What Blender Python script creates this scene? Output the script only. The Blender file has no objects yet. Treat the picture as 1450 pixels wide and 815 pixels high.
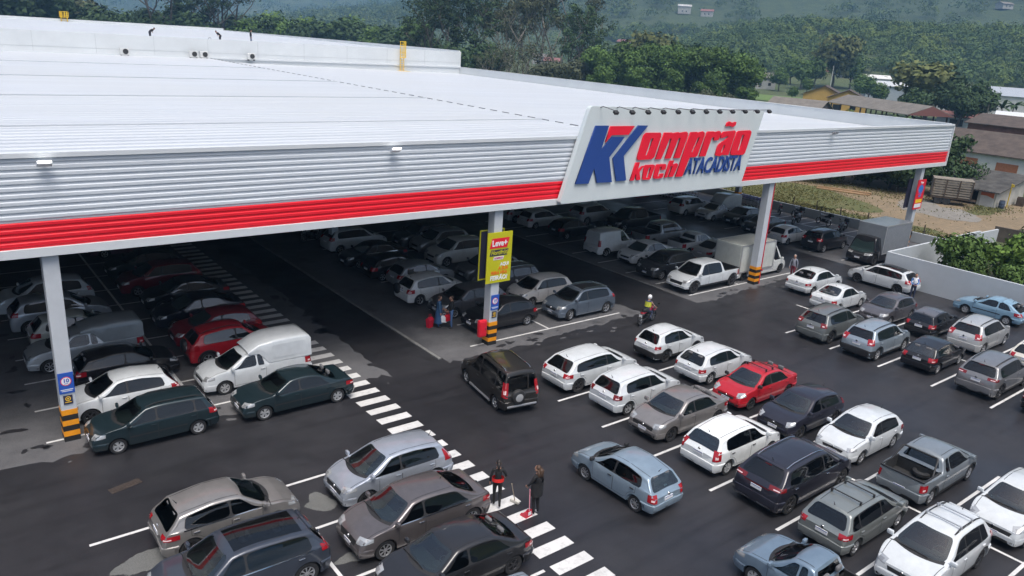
import bpy, bmesh, math, random
import numpy as np
from mathutils import Vector, Matrix
from mathutils.bvhtree import BVHTree
random.seed(7); np.random.seed(7)
R_=math.radians
scene=bpy.context.scene
col=scene.collection
# ---------------------------------------------------------------- helpers
_mats={}
def mat(name,color,rough=.5,metal=0.,coat=0.,spec=.5,noise=0.,nscale=8.,emit=0.,bump=0.,bscale=20.,wear=None,croug=.05,stretch=(1,1,1),ior=1.5):
    key=(name,color,rough,metal,coat,noise,nscale,emit,bump,bscale,wear,stretch)
    if key in _mats: return _mats[key]
    m=bpy.data.materials.new(name); m.use_nodes=True
    nt=m.node_tree; b=nt.nodes['Principled BSDF']
    c=tuple(color)+(1,)
    b.inputs['Base Color'].default_value=c
    b.inputs['Roughness'].default_value=rough; b.inputs['Metallic'].default_value=metal
    b.inputs['Coat Weight'].default_value=coat; b.inputs['Coat Roughness'].default_value=croug
    b.inputs['Specular IOR Level'].default_value=spec; b.inputs['IOR'].default_value=ior
    if emit:
        b.inputs['Emission Color'].default_value=c; b.inputs['Emission Strength'].default_value=emit
    if noise or bump:
        tc=nt.nodes.new('ShaderNodeTexCoord'); mp=nt.nodes.new('ShaderNodeMapping')
        mp.inputs['Scale'].default_value=stretch
        nt.links.new(tc.outputs['Object'],mp.inputs['Vector'])
    if noise:
        n=nt.nodes.new('ShaderNodeTexNoise'); n.inputs['Scale'].default_value=nscale; n.inputs['Detail'].default_value=6; n.inputs['Roughness'].default_value=.65
        nt.links.new(mp.outputs[0],n.inputs['Vector'])
        mr=nt.nodes.new('ShaderNodeMapRange'); mr.inputs[1].default_value=.3; mr.inputs[2].default_value=.7
        mr.inputs[3].default_value=0; mr.inputs[4].default_value=1
        nt.links.new(n.outputs['Fac'],mr.inputs[0])
        mx=nt.nodes.new('ShaderNodeMix'); mx.data_type='RGBA'
        lo=tuple(max(0,v*(1-noise)) for v in color)+(1,); hi=tuple(min(1,v*(1+noise)) for v in color)+(1,)
        if wear: hi=tuple(wear)+(1,)
        mx.inputs[6].default_value=lo; mx.inputs[7].default_value=hi
        nt.links.new(mr.outputs[0],mx.inputs[0]); nt.links.new(mx.outputs[2],b.inputs['Base Color'])
    if bump:
        n2=nt.nodes.new('ShaderNodeTexNoise'); n2.inputs['Scale'].default_value=bscale; n2.inputs['Detail'].default_value=4
        nt.links.new(mp.outputs[0],n2.inputs['Vector'])
        bp=nt.nodes.new('ShaderNodeBump'); bp.inputs['Strength'].default_value=bump; bp.inputs['Distance'].default_value=.02
        nt.links.new(n2.outputs['Fac'],bp.inputs['Height']); nt.links.new(bp.outputs[0],b.inputs['Normal'])
    _mats[key]=m
    return m
def link(o,parent=None):
    col.objects.link(o)
    if parent is not None: o.parent=parent
    return o
def tag(o,label=None,cat=None,group=None,kind=None):
    if label: o['label']=label
    if cat: o['category']=cat
    if group: o['group']=group
    if kind: o['kind']=kind
    return o
def empty(name,loc,rz=0,label=None,cat=None,group=None):
    o=bpy.data.objects.new(name,None); o.empty_display_size=.3
    o.location=loc; o.rotation_euler=(0,0,rz); link(o)
    return tag(o,label,cat,group)
def mesh_obj(name,verts,faces,m,parent=None,smooth=None,loc=None,rz=0):
    me=bpy.data.meshes.new(name); me.from_pydata([tuple(map(float,v)) for v in verts],[],[tuple(f) for f in faces])
    if m is not None:
        for mm in (m if isinstance(m,(list,tuple)) else [m]): me.materials.append(mm)
    if smooth:
        me.polygons.foreach_set('use_smooth',[True]*len(me.polygons))
        if smooth<179: me.set_sharp_from_angle(angle=R_(smooth))
    me.update()
    o=bpy.data.objects.new(name,me)
    if loc: o.location=loc
    o.rotation_euler[2]=rz
    return link(o,parent)
class MB:
    """collects shapes for ONE mesh"""
    def __init__(s): s.v=[]; s.f=[]; s.mi=[]; s.cur=0
    def add(s,vs,fs):
        n=len(s.v); s.v+= [tuple(v) for v in vs]; s.f+=[tuple(i+n for i in f) for f in fs]; s.mi+=[s.cur]*len(fs); return s
    def box(s,x0,x1,y0,y1,z0,z1):
        v=[(x,y,z) for x in(x0,x1) for y in(y0,y1) for z in(z0,z1)]
        return s.add(v,[(0,1,3,2),(4,6,7,5),(0,4,5,1),(2,3,7,6),(0,2,6,4),(1,5,7,3)])
    def rbox(s,c,size,ax=None,bev=.0):
        """box with chamfered edges; ax: 3x3 rows"""
        hx,hy,hz=[d/2 for d in size]; b=min(bev,hx*.9,hy*.9,hz*.9)
        bm=bmesh.new(); bmesh.ops.create_cube(bm,size=1)
        for v in bm.verts: v.co=Vector((v.co.x*2*hx,v.co.y*2*hy,v.co.z*2*hz))
        if b>0: bmesh.ops.bevel(bm,geom=bm.edges[:],offset=b,segments=2,affect='EDGES',profile=.5)
        M=Matrix(ax).transposed() if ax is not None else Matrix.Identity(3)
        bm.verts.index_update()
        vs=[tuple(M@v.co+Vector(c)) for v in bm.verts]; fs=[[v.index for v in f.verts] for f in bm.faces]; bm.free()
        return s.add(vs,fs)
    def tube(s,pts,r,n=8,cap=True):
        pts=[Vector(p) for p in pts]; k=len(pts); rr=r if isinstance(r,(list,tuple)) else [r]*k
        rings=[]
        for i,p in enumerate(pts):
            d=(pts[min(i+1,k-1)]-pts[max(i-1,0)]).normalized()
            a=d.orthogonal().normalized() if i==0 else (prev-d*prev.dot(d)).normalized()
            prev=a; b=d.cross(a)
            rings.append([p+(a*math.cos(2*math.pi*j/n)+b*math.sin(2*math.pi*j/n))*rr[i] for j in range(n)])
        vs=[tuple(v) for r_ in rings for v in r_]; fs=[]
        for i in range(k-1):
            for j in range(n): fs.append((i*n+j,i*n+(j+1)%n,(i+1)*n+(j+1)%n,(i+1)*n+j))
        if cap: fs.append(tuple(range(n))[::-1]); fs.append(tuple(range((k-1)*n,k*n)))
        return s.add(vs,fs)
    def lathe(s,prof,n=20,axis='y',c=(0,0,0)):
        """profile (radius, along axis)"""
        vs=[];fs=[];k=len(prof)
        for r,t in prof:
            for j in range(n):
                a=2*math.pi*j/n; p,q=r*math.cos(a),r*math.sin(a)
                v=(p,t,q) if axis=='y' else ((p,q,t) if axis=='z' else (t,p,q))
                vs.append(tuple(v[i]+c[i] for i in range(3)))
        for i in range(k-1):
            for j in range(n): fs.append((i*n+j,(i+1)*n+j,(i+1)*n+(j+1)%n,i*n+(j+1)%n))
        return s.add(vs,fs)
    def prism(s,poly,z0,z1):
        n=len(poly); vs=[(x,y,z0) for x,y in poly]+[(x,y,z1) for x,y in poly]
        return s.add(vs,[tuple(range(n))[::-1],tuple(range(n,2*n))]+[(i,(i+1)%n,n+(i+1)%n,n+i) for i in range(n)])
    def extr(s,poly,vec):
        """planar 3d polygon extruded by vec"""
        n=len(poly); vs=[tuple(p) for p in poly]+[tuple(Vector(p)+Vector(vec)) for p in poly]
        return s.add(vs,[tuple(range(n))[::-1],tuple(range(n,2*n))]+[(i,(i+1)%n,n+(i+1)%n,n+i) for i in range(n)])
    def build(s,name,m,parent=None,smooth=None,loc=None,rz=0):
        o=mesh_obj(name,s.v,s.f,m,parent,smooth,loc,rz)
        if isinstance(m,(list,tuple)): o.data.polygons.foreach_set('material_index',s.mi)
        bm=bmesh.new(); bm.from_mesh(o.data); bmesh.ops.recalc_face_normals(bm,faces=bm.faces[:]); bm.to_mesh(o.data); bm.free()
        if smooth and smooth<179: o.data.set_sharp_from_angle(angle=R_(smooth))
        return o
# ---------------------------------------------------------------- vehicle materials
GLASS=mat('tinted_glass',(.009,.011,.013),.03,ior=1.9)
WGLASS=mat('windscreen_glass',(.022,.038,.038),.03,ior=2.1)
RUBBER=mat('tyre_rubber',(.018,.018,.019),.8,noise=.4,nscale=14)
BLACKP=mat('black_plastic',(.02,.02,.021),.55,noise=.2,nscale=5)
DARK=mat('wheel_well_black',(.008,.008,.008),.95)
ALLOY=mat('alloy_silver',(.45,.46,.48),.35,.7)
ALLOYD=mat('alloy_dark',(.05,.05,.055),.4,.5)
HUBCAP=mat('hubcap_grey',(.36,.37,.38),.45,.2)
LENS=mat('lens_grey',(.30,.31,.32),.15,.4,coat=.6)
CHROME=mat('chrome',(.6,.61,.62),.15,1.)
REDL=mat('tail_lamp_red',(.32,.010,.016),.12,coat=.6)
REDD=mat('tail_lamp_dark_red',(.16,.012,.014),.12,coat=.6)
CLEARL=mat('headlamp_clear',(.44,.46,.47),.12,.35,coat=.8)
AMBER=mat('amber_lens',(.7,.22,.02),.2,coat=.5)
PLATE=mat('plate_white',(.72,.73,.74),.4)
PLATEB=mat('plate_blue',(.03,.07,.3),.4)
LINER=mat('bed_liner',(.02,.02,.02),.8,noise=.3,nscale=6)
def paint(c,metal=0.):
    m=mat('car_paint',c,.30,metal,coat=1.,noise=.08,nscale=3.,croug=.04,spec=.25)
    nt=m.node_tree
    if 'cabin' not in nt.nodes:       # the inside of the shell is dark trim, not paint
        b=nt.nodes['Principled BSDF']; src=b.inputs['Base Color'].links[0].from_socket
        g=nt.nodes.new('ShaderNodeNewGeometry'); x=nt.nodes.new('ShaderNodeMix'); x.data_type='RGBA'; x.name='cabin'; x.inputs[7].default_value=(.12,.12,.12,1)
        nt.links.new(g.outputs['Backfacing'],x.inputs[0]); nt.links.new(src,x.inputs[6]); nt.links.new(x.outputs[2],b.inputs['Base Color'])
    return m
def clear_glass(name,tint,ior):
    m=bpy.data.materials.new(name); m.use_nodes=True; nt=m.node_tree
    for n in list(nt.nodes):
        if n.type!='OUTPUT_MATERIAL': nt.nodes.remove(n)
    o=[n for n in nt.nodes if n.type=='OUTPUT_MATERIAL'][0]
    t=nt.nodes.new('ShaderNodeBsdfTransparent'); t.inputs[0].default_value=tint+(1,); g=nt.nodes.new('ShaderNodeBsdfGlossy'); g.inputs['Roughness'].default_value=.02
    f=nt.nodes.new('ShaderNodeFresnel'); f.inputs[0].default_value=ior; x=nt.nodes.new('ShaderNodeMixShader')
    nt.links.new(f.outputs[0],x.inputs[0]); nt.links.new(t.outputs[0],x.inputs[1]); nt.links.new(g.outputs[0],x.inputs[2]); nt.links.new(x.outputs[0],o.inputs[0]); return m
CGLASS=clear_glass('side_glass',(.20,.225,.23),1.85)
CWGLASS=clear_glass('windscreen_clear',(.62,.80,.76),2.35)
TRIM=mat('cabin_trim',(.06,.062,.064),.7); SEATM=mat('seat_fabric',(.13,.13,.135),.9,noise=.2,nscale=8.)
# wheel meshes shared by all vehicles
_wh={}
def wheel_mesh(R,w=.19):
    k=('t',round(R,3),w)
    if k not in _wh:
        b=MB(); h=w/2
        b.lathe([(R*.62,-h*.85),(R*.72,-h),(R*.93,-h*.98),(R*.985,-h*.8),(R,-h*.5),(R,h*.5),(R*.985,h*.8),(R*.93,h*.98),(R*.72,h),(R*.62,h*.85),(R*.6,-h*.5),(R*.62,-h*.85)],26)
        o=b.build('wheel',RUBBER,None,40); _wh[k]=o.data; bpy.data.objects.remove(o)
    return _wh[k]
def rim_mesh(R,style,w=.19):
    k=('r',round(R,3),style)
    if k not in _wh:
        b=MB(); h=w/2; r=R*.64
        m=[{'alloy':ALLOY,'dark':ALLOYD,'cap':HUBCAP,'steel':BLACKP}[style.split('_')[0]],DARK]
        n=int(style.split('_')[1]) if '_' in style else 5
        # rim lip
        b.lathe([(r*.86,h*.55),(r*.9,h*.8),(r,h*.92),(r*1.02,h*.6)],24)
        # spokes
        for i in range(n):
            a=2*math.pi*(i+.25)/n; da=math.pi/n*(.42 if not style.startswith('cap') else .68)
            p=[]
            for rr,dd in ((r*.22,da*1.3),(r*.88,da*(.75 if not style.startswith('cap') else .9))):
                p.append((rr*math.cos(a-dd),rr*math.sin(a-dd))); p.append((rr*math.cos(a+dd),rr*math.sin(a+dd)))
            q=[p[0],p[2],p[3],p[1]]
            b.extr([(x,h*.66,z) for x,z in q],(0,h*.2,0))
        b.lathe([(0.001,h*.92),(r*.22,h*.9),(r*.27,h*.6)],12)
        b.cur=1; b.lathe([(.001,h*.5),(r*.9,h*.5)],20)
        o=b.build('rim',m,None,40); _wh[k]=o.data; bpy.data.objects.remove(o)
    return _wh[k]
# ---------------------------------------------------------------- parametric vehicle body
def smooth_curve(pts,s,xs):
    """piecewise linear profile, rounded over about s metres"""
    x=np.array([p[0] for p in pts]); z=np.array([p[1] for p in pts])
    if s<=0: return np.interp(xs,x,z)
    k=np.linspace(-1,1,13); wk=(1-k*k); wk/=wk.sum()
    return sum(w*np.interp(xs+d*s,x,z) for d,w in zip(k,wk))
class Body: pass
def body_shape(kind,L,W,H,o):
    """key measures of a vehicle; x forward, origin in the middle of the footprint"""
    B=Body(); f=L/2; r=-L/2
    B.kind,B.L,B.W,B.H=kind,L,W,H
    B.R=o.get('R',.30); B.sill=o.get('sill',.24)
    B.xf=f-o.get('fo',.78); B.xr=r+o.get('ro',.74)
    hb=o.get('hood',.98)*H/1.47 if kind not in('minivan','van','boxvan','truck') else 1.05
    hb=min(hb,1.12)
    B.belt_z=hb-.07
    sq=o.get('sq',0.)          # squareness of the old cars
    nose=.69*hb+.02
    xc=f-o.get('hl',1.02); xt=xc-o.get('ws',.72)      # cowl, roof front
    B.xc,B.zc,B.xt=xc,hb,xt
    tz=[(f+.3,nose-.06),(f,nose),(f-.12,nose+.085+.02*sq),(f-.5,hb-.07),(xc+.04,hb),(xc,hb+.015),(xt,H-.045),(xt-.35,H-.005)]
    if kind in('hatch','suv','wagon','minivan','van'):
        tl=o.get('tail',{'hatch':.50,'suv':.5,'wagon':.42,'minivan':.12,'van':.12}[kind])   # run of the rear glass
        bz=o.get('tz',{'hatch':hb-.06,'suv':hb-.02,'wagon':hb-.04,'minivan':1.0,'van':1.0}[kind])
        B.tail=tl; B.tz=bz
        drop={'hatch':.13,'suv':.10,'wagon':.06,'minivan':.03,'van':.03}[kind]
        tz+=[(xt-.75,H),(r+tl+.5,H-drop*.45),(r+tl,H-drop),(r+.1,bz),(r+.0,bz-.12),(r-.3,bz-.16)]
        B.xe=r+tl
    elif kind=='sedan':
        tk=o.get('trunk',.52); gl=o.get('rg',.78)
        tz+=[(xt-.7,H),(r+tk+gl,H-.06),(r+tk,hb+.06),(r+.14,hb+.05),(r,hb-.12),(r-.3,hb-.16)]
        B.tail=tk; B.tz=hb+.04; B.xe=r+tk+gl
    elif kind in('pickup','capper'):
        cab=o.get('cab',1.15)     # roof front to cab back
        xb=xt-cab; B.xb=xb; bz=hb+o.get('bedz',.0)
        tz+=[(xt-.6,H),(xb+.04,H-.04),(xb-.14,bz),(r,bz),(r-.3,bz)]
        B.tail=.0; B.tz=bz; B.xe=xb
    elif kind in('boxvan','truck'):
        xb=xt-o.get('cab',.75); B.xb=xb
        tz+=[(xb,H),(xb-.06,.75),(r,.75),(r-.3,.75)]
        B.tail=0; B.tz=.75; B.xe=xb
    B.tzp=sorted(tz); B.rs=.07*(1-.6*sq); B.sq=sq; B.tum=o.get('tum',.37 if kind not in('minivan','van','boxvan','truck') else .14)
    B.ext=.78 if kind in('boxvan','truck') else .72
    return B
def side_y(B,w,z,zb):
    f=np.clip((z-B.sill)/(zb-B.sill),0,1.2)
    lo=w*(.965+.035*(1-((f-.55)/.55)**2))
    up=w*.962-B.tum*(z-zb)-.10*np.maximum(z-zb,0)**2*(1-B.sq)
    return np.where(z<=zb,lo,up)
def build_body(B,det=1.):
    f,r=B.L/2,-B.L/2
    xs=np.linspace(r-.0,f,600); zt=smooth_curve(B.tzp,B.rs,xs)
    s=np.r_[0,np.cumsum(np.hypot(np.diff(xs),np.diff(zt)*1.0))]
    n=int((44 if B.kind not in('minivan','van') else 50)*det)
    st=list(np.interp(np.linspace(0,s[-1],n),s,xs))
    Ra=B.R+.055
    for xw in(B.xf,B.xr): st+=list(xw+Ra*np.cos(np.linspace(0,math.pi,int(15*det)))*1.0)+[xw-Ra-.012,xw+Ra+.012]
    for e,sg in((f,-1),(r,1)): st+=[e+sg*d for d in(.015,.04,.09)]
    st=sorted(st); st=[st[0]]+[b for a,b in zip(st,st[1:]) if b-a>.008]
    if f-st[-1]<.01: st[-1]=f
    rows=[]
    NL,NU,NA,NT=(8,7,4,10) if det>.8 else (5,4,3,3)
    for x in st:
        pf=max(0,(x-(f-.8))/.8); pr=max(0,((r+.8)-x)/.8)
        w=B.W/2*(1-(.15-.07*B.sq)*pf**2.3-(.10-.06*B.sq)*pr**2.6)
        z1=float(smooth_curve(B.tzp,B.rs,np.array([x]))[0])
        zb=min(B.belt_z+ .03*(0 if x>B.xc else 1)*min(1,(B.xc-x)/2), z1-.035)
        z0=B.sill
        for xw in(B.xf,B.xr):
            d=abs(x-xw)
            if d<Ra: z0=max(z0,B.R+math.sqrt(max(Ra*Ra-d*d,0)))
        z0=min(z0,zb-.05)
        # rounding of the ends
        de=min(f-x,x-r); k=1.
        if de<.1: k=1-.075*(1-de/.1)**2
        cr=.045*min(1,(z1-zb)/.3+.35)
        rad=min(.10*(1-.45*B.sq),max(.02,(z1-cr-zb)*.55))
        P=[]
        zz=z0+(zb-z0)*np.linspace(0,1,NL)
        for z in zz: P.append((float(side_y(B,w,z,zb)),z))
        zr=z1-cr-rad
        if zr<zb+.004: zr=zb+.004
        for z in np.linspace(zb,zr,NU+1)[1:]: P.append((float(side_y(B,w,z,zb)),z))
        tpr=max(0,((r+1.7)-x)/1.7)**1.6*(.11 if B.kind in('hatch','suv','sedan') else (.05 if B.kind=='wagon' else 0))
        if tpr>0: P=[(y*(1-tpr*min(1,max(0,(z-zb)/.3))),z) for y,z in P]
        ys=P[-1][0]; yt=max(.05,ys-rad*1.1); zt_=z1-cr
        for a in np.linspace(0,math.pi/2,NA+1)[1:]: P.append((yt+(ys-yt)*math.cos(a),zr+(zt_-zr)*math.sin(a)))
        for q in np.linspace(1,0,NT+1)[1:]: P.append((yt*q,zt_+cr*(1-q*q)))
        P=[(y*k,.5+(z-.5)*k) for y,z in P]
        P=[(P[0][0]*.80,P[0][1]+.015)]+P
        row=[]
        for y,z in P:
            dx=0
            if pf>0: dx-=pf**2*(.30*max(0,z-.52)+.25*max(0,.34-z))
            if pr>0 and B.kind not in('boxvan','truck'): dx+=pr**2*(.14*max(0,z-.58)*(1 if B.kind not in('minivan','van') else .3)+.3*max(0,.36-z))
            row.append((x+dx,y,z))
        rows.append(row)
    m=len(rows[0]); V=[];F=[]
    full=[]
    for row in rows:
        ring=row+[(x,-y,z) for x,y,z in row[-2::-1]]
        full.append(ring); V+=ring
    k=len(full[0])
    for i in range(len(full)-1):
        for j in range(k-1): F.append((i*k+j,(i+1)*k+j,(i+1)*k+j+1,i*k+j+1))
    for i,sg in((0,1),(len(full)-1,-1)):
        c=len(V); zc=np.mean([p[2] for p in full[i]]); V.append((full[i][0][0]-sg*.0,0,.48))
        for j in range(k-1):
            F.append((c,i*k+j,i*k+j+1) if sg>0 else (c,i*k+j+1,i*k+j))
        F.append((c,i*k+k-1,i*k) if sg>0 else (c,i*k,i*k+k-1))
    return V,F
HAZE=.0003; EXPO=.95
SIGN=[('letter_mark','blue',[(26.38,10.57),(27.31,10.56),(26.94,9.42),(27.56,10.01),(28.5,9.99),(27.54,8.99),(27.9,7.71),(26.82,7.74),(26.55,8.45),(26.27,7.73),(25.36,7.76)],None),
('letter_mark','red',[(27.39,10.53),(29.15,10.52),(28.73,10.06),(27.55,10.06),(27.11,9.66)],None),
('letter_mark','blue',[(29.35,10.54),(30.12,10.52),(28.55,9.02),(28.92,7.74),(28.17,7.74),(27.76,8.93)],None),
('letter','red',[(30.01,10.16),(31.09,10.15),(31.18,10.05),(31.18,9.92),(30.84,8.87),(30.63,8.75),(29.62,8.75),(29.51,8.86),(29.53,8.99),(29.83,10.04)],[(30.42,9.81),(30.56,9.85),(30.27,9.01),(30.15,9.01)]),
('letter','red',[(31.37,10.14),(31.97,10.14),(32.04,10.1),(32.48,10.15),(32.61,10.11),(33.13,10.16),(33.29,10.08),(33.3,9.89),(32.87,8.73),(32.34,8.74),(32.7,9.78),(32.58,9.8),(32.13,8.74),(31.64,8.74),(31.98,9.77),(31.87,9.79),(31.38,8.74),(30.9,8.73)],None),
('letter','red',[(33.47,10.12),(34.01,10.13),(34.09,10.09),(34.51,10.15),(34.69,10.07),(34.7,9.88),(34.32,8.81),(34.15,8.73),(33.68,8.73),(33.26,7.71),(32.66,7.72)],[(34.15,9.78),(34.28,9.81),(33.89,9.04),(33.77,9.04)]),
('letter','red',[(34.92,10.13),(35.46,10.13),(35.55,10.08),(35.92,10.15),(36.08,10.09),(36.13,9.98),(35.96,9.6),(35.51,9.59),(35.54,9.77),(35.36,9.75),(35.01,8.74),(34.45,8.75),(34.84,10.05)],None),
('letter','red',[(36.27,10.09),(37.36,10.14),(37.44,10.05),(37.06,8.73),(36.58,8.74),(36.51,8.78),(36.28,8.71),(35.93,8.73),(35.83,8.8),(35.94,9.26),(36.08,9.42),(36.61,9.65),(36.78,9.77),(36.72,9.83),(36.47,9.73),(36.09,9.71),(36.15,9.95)],[(36.5,9.31),(36.61,9.31),(36.49,8.93),(36.35,8.93)]),
('tilde','red',[(36.4,10.38),(36.51,10.59),(36.72,10.66),(36.98,10.57),(37.24,10.63),(37.38,10.6),(37.33,10.41),(37.08,10.3),(36.79,10.38),(36.53,10.34)],None),
('letter','red',[(37.69,10.11),(38.74,10.13),(38.91,10.04),(38.92,9.89),(38.59,8.78),(38.36,8.69),(37.3,8.72),(37.2,8.83),(37.21,8.93),(37.54,10.04)],[(38.08,9.82),(38.24,9.85),(38.02,9.0),(37.86,8.99)]),
('letter','red',[(29.46,8.66),(29.8,8.66),(29.69,8.27),(29.93,8.45),(30.15,8.47),(29.84,8.14),(29.98,7.72),(29.63,7.71),(29.56,8.03),(29.47,7.71),(29.16,7.71)],None),
('letter','red',[(30.21,8.5),(30.84,8.5),(30.97,8.44),(30.94,8.3),(30.74,7.74),(30.61,7.69),(30.15,7.7),(30.07,7.78),(30.13,8.43)],[(30.51,8.31),(30.63,8.33),(30.52,7.82),(30.38,7.83)]),
('letter','red',[(31.08,8.49),(31.75,8.49),(31.85,8.42),(31.84,8.26),(31.82,8.15),(31.45,8.15),(31.49,8.32),(31.4,8.33),(31.27,7.86),(31.37,7.86),(31.42,7.98),(31.74,7.99),(31.68,7.76),(31.55,7.71),(31.05,7.7),(30.91,7.78),(30.93,7.89),(31.02,8.41)],None),
('letter','red',[(32.07,8.64),(32.45,8.65),(32.37,8.43),(32.65,8.49),(32.79,8.43),(32.79,8.29),(32.5,7.74),(32.1,7.74),(32.32,8.31),(32.22,8.31),(32.03,7.73),(31.77,7.73)],None)]
# ---------------------------------------------------------------- vehicles
def grid_faces(nu,nv,flip=False):
    F=[]
    for i in range(nu-1):
        for j in range(nv-1):
            q=(i*nv+j,(i+1)*nv+j,(i+1)*nv+j+1,i*nv+j+1); F.append(q[::-1] if flip else q)
    return F
class Caster:
    def __init__(s,V,F): s.t=BVHTree.FromPolygons([Vector(v) for v in V],[list(f) for f in F]); s.last=None
    def hit(s,o,d,off):
        d=Vector(d).normalized(); o=Vector(o)
        p,n,i,dist=s.t.ray_cast(o-d*4,d)
        if p is None:
            p,n,i,dist=s.t.find_nearest(o)
        if n.dot(d)>0: n=-n
        return p+n*off
def mean_normal_ok(V,F,d):
    a,b,c,e=[Vector(V[i]) for i in F[len(F)//2]]
    return ((b-a).cross(e-a)).dot(Vector(d))<0
def regrid(P,nu,nv,c):
    A=np.array(P,float).reshape(nu,nv,3); u,v=np.meshgrid(np.linspace(-1,1,nu),np.linspace(-1,1,nv),indexing='ij')
    u2=u*(1-c*np.abs(v)**7); v2=v*(1-c*np.abs(u)**7)
    fu=(u2+1)/2*(nu-1); fv=(v2+1)/2*(nv-1); i=np.clip(fu.astype(int),0,nu-2); j=np.clip(fv.astype(int),0,nv-2); a=(fu-i)[...,None]; b=(fv-j)[...,None]
    B=A[i,j]*(1-a)*(1-b)+A[i+1,j]*a*(1-b)+A[i,j+1]*(1-a)*b+A[i+1,j+1]*a*b
    return [tuple(p) for p in B.reshape(-1,3)]
HOLES=None
SWAP={}
def patch(name,cs,pts,nu,nv,d,off,m,parent,smooth=60,rnd=0.):
    if rnd: pts=regrid(pts,nu,nv,rnd)
    if HOLES is not None and m in SWAP and not isinstance(d,list):
        A=np.array(pts,float).reshape(nu,nv,3); ax=0 if abs(d[0])>.5 else (1 if abs(d[1])>.5 else 2); keep=[i for i in range(3) if i!=ax]
        ring=[A[i,0] for i in range(nu)]+[A[-1,j] for j in range(1,nv)]+[A[i,-1] for i in range(nu-2,-1,-1)]+[A[0,j] for j in range(nv-2,0,-1)]
        ring=np.array(ring)[:,keep]; c=ring.mean(0); dlt=ring-c; L_=np.linalg.norm(dlt,axis=1)[:,None]; ring=c+dlt*np.maximum(.2,(L_-.062)/L_)
        HOLES.append((ax,keep,ring,d))
        V=[cs.hit(p,d,off-.0025) for p in pts]; F=[(i*nv+j,(i+1)*nv+j,(i+1)*nv+j+1,i*nv+j+1) for i in range(nu-1) for j in range(nv-1) if i in(0,nu-2) or j in(0,nv-2)]
        if not mean_normal_ok(V,F,d): F=[f_[::-1] for f_ in F]
        V2=[cs.hit(p,d,off) for p in pts]; F2=grid_faces(nu,nv)
        if not mean_normal_ok(V2,F2,d): F2=grid_faces(nu,nv,True)
        o=mesh_obj(name,V2,F2,SWAP[m],parent,smooth); fr=mesh_obj('rubber_seal',V,F,BLACKP,o if parent.parent is None else parent,smooth); return o
    """pts: nu*nv points laid on the body along direction d (constant or per point)"""
    V=[cs.hit(p,d if not isinstance(d,list) else d[i],off) for i,p in enumerate(pts)]
    F=grid_faces(nu,nv)
    dd=d if not isinstance(d,list) else d[len(d)//2]
    if not mean_normal_ok(V,F,dd): F=grid_faces(nu,nv,True)
    return mesh_obj(name,V,F,m,parent,smooth)
def lerp(a,b,t): return a+(b-a)*t
def side_pts(B,xb0,xb1,xt0,xt1,z0,ztop,nu,nv,s,exp=0):
    P=[]
    for i in range(nu):
        u=i/(nu-1)
        for j in range(nv):
            t=j/(nv-1)
            x=lerp(lerp(xb0,xb1,u),lerp(xt0,xt1,u),t)
            zt=ztop(x) if callable(ztop) else ztop
            zb=z0(x) if callable(z0) else z0
            P.append((x,s*B.W*.55,lerp(zb,zt,t)))
    return P
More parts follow.
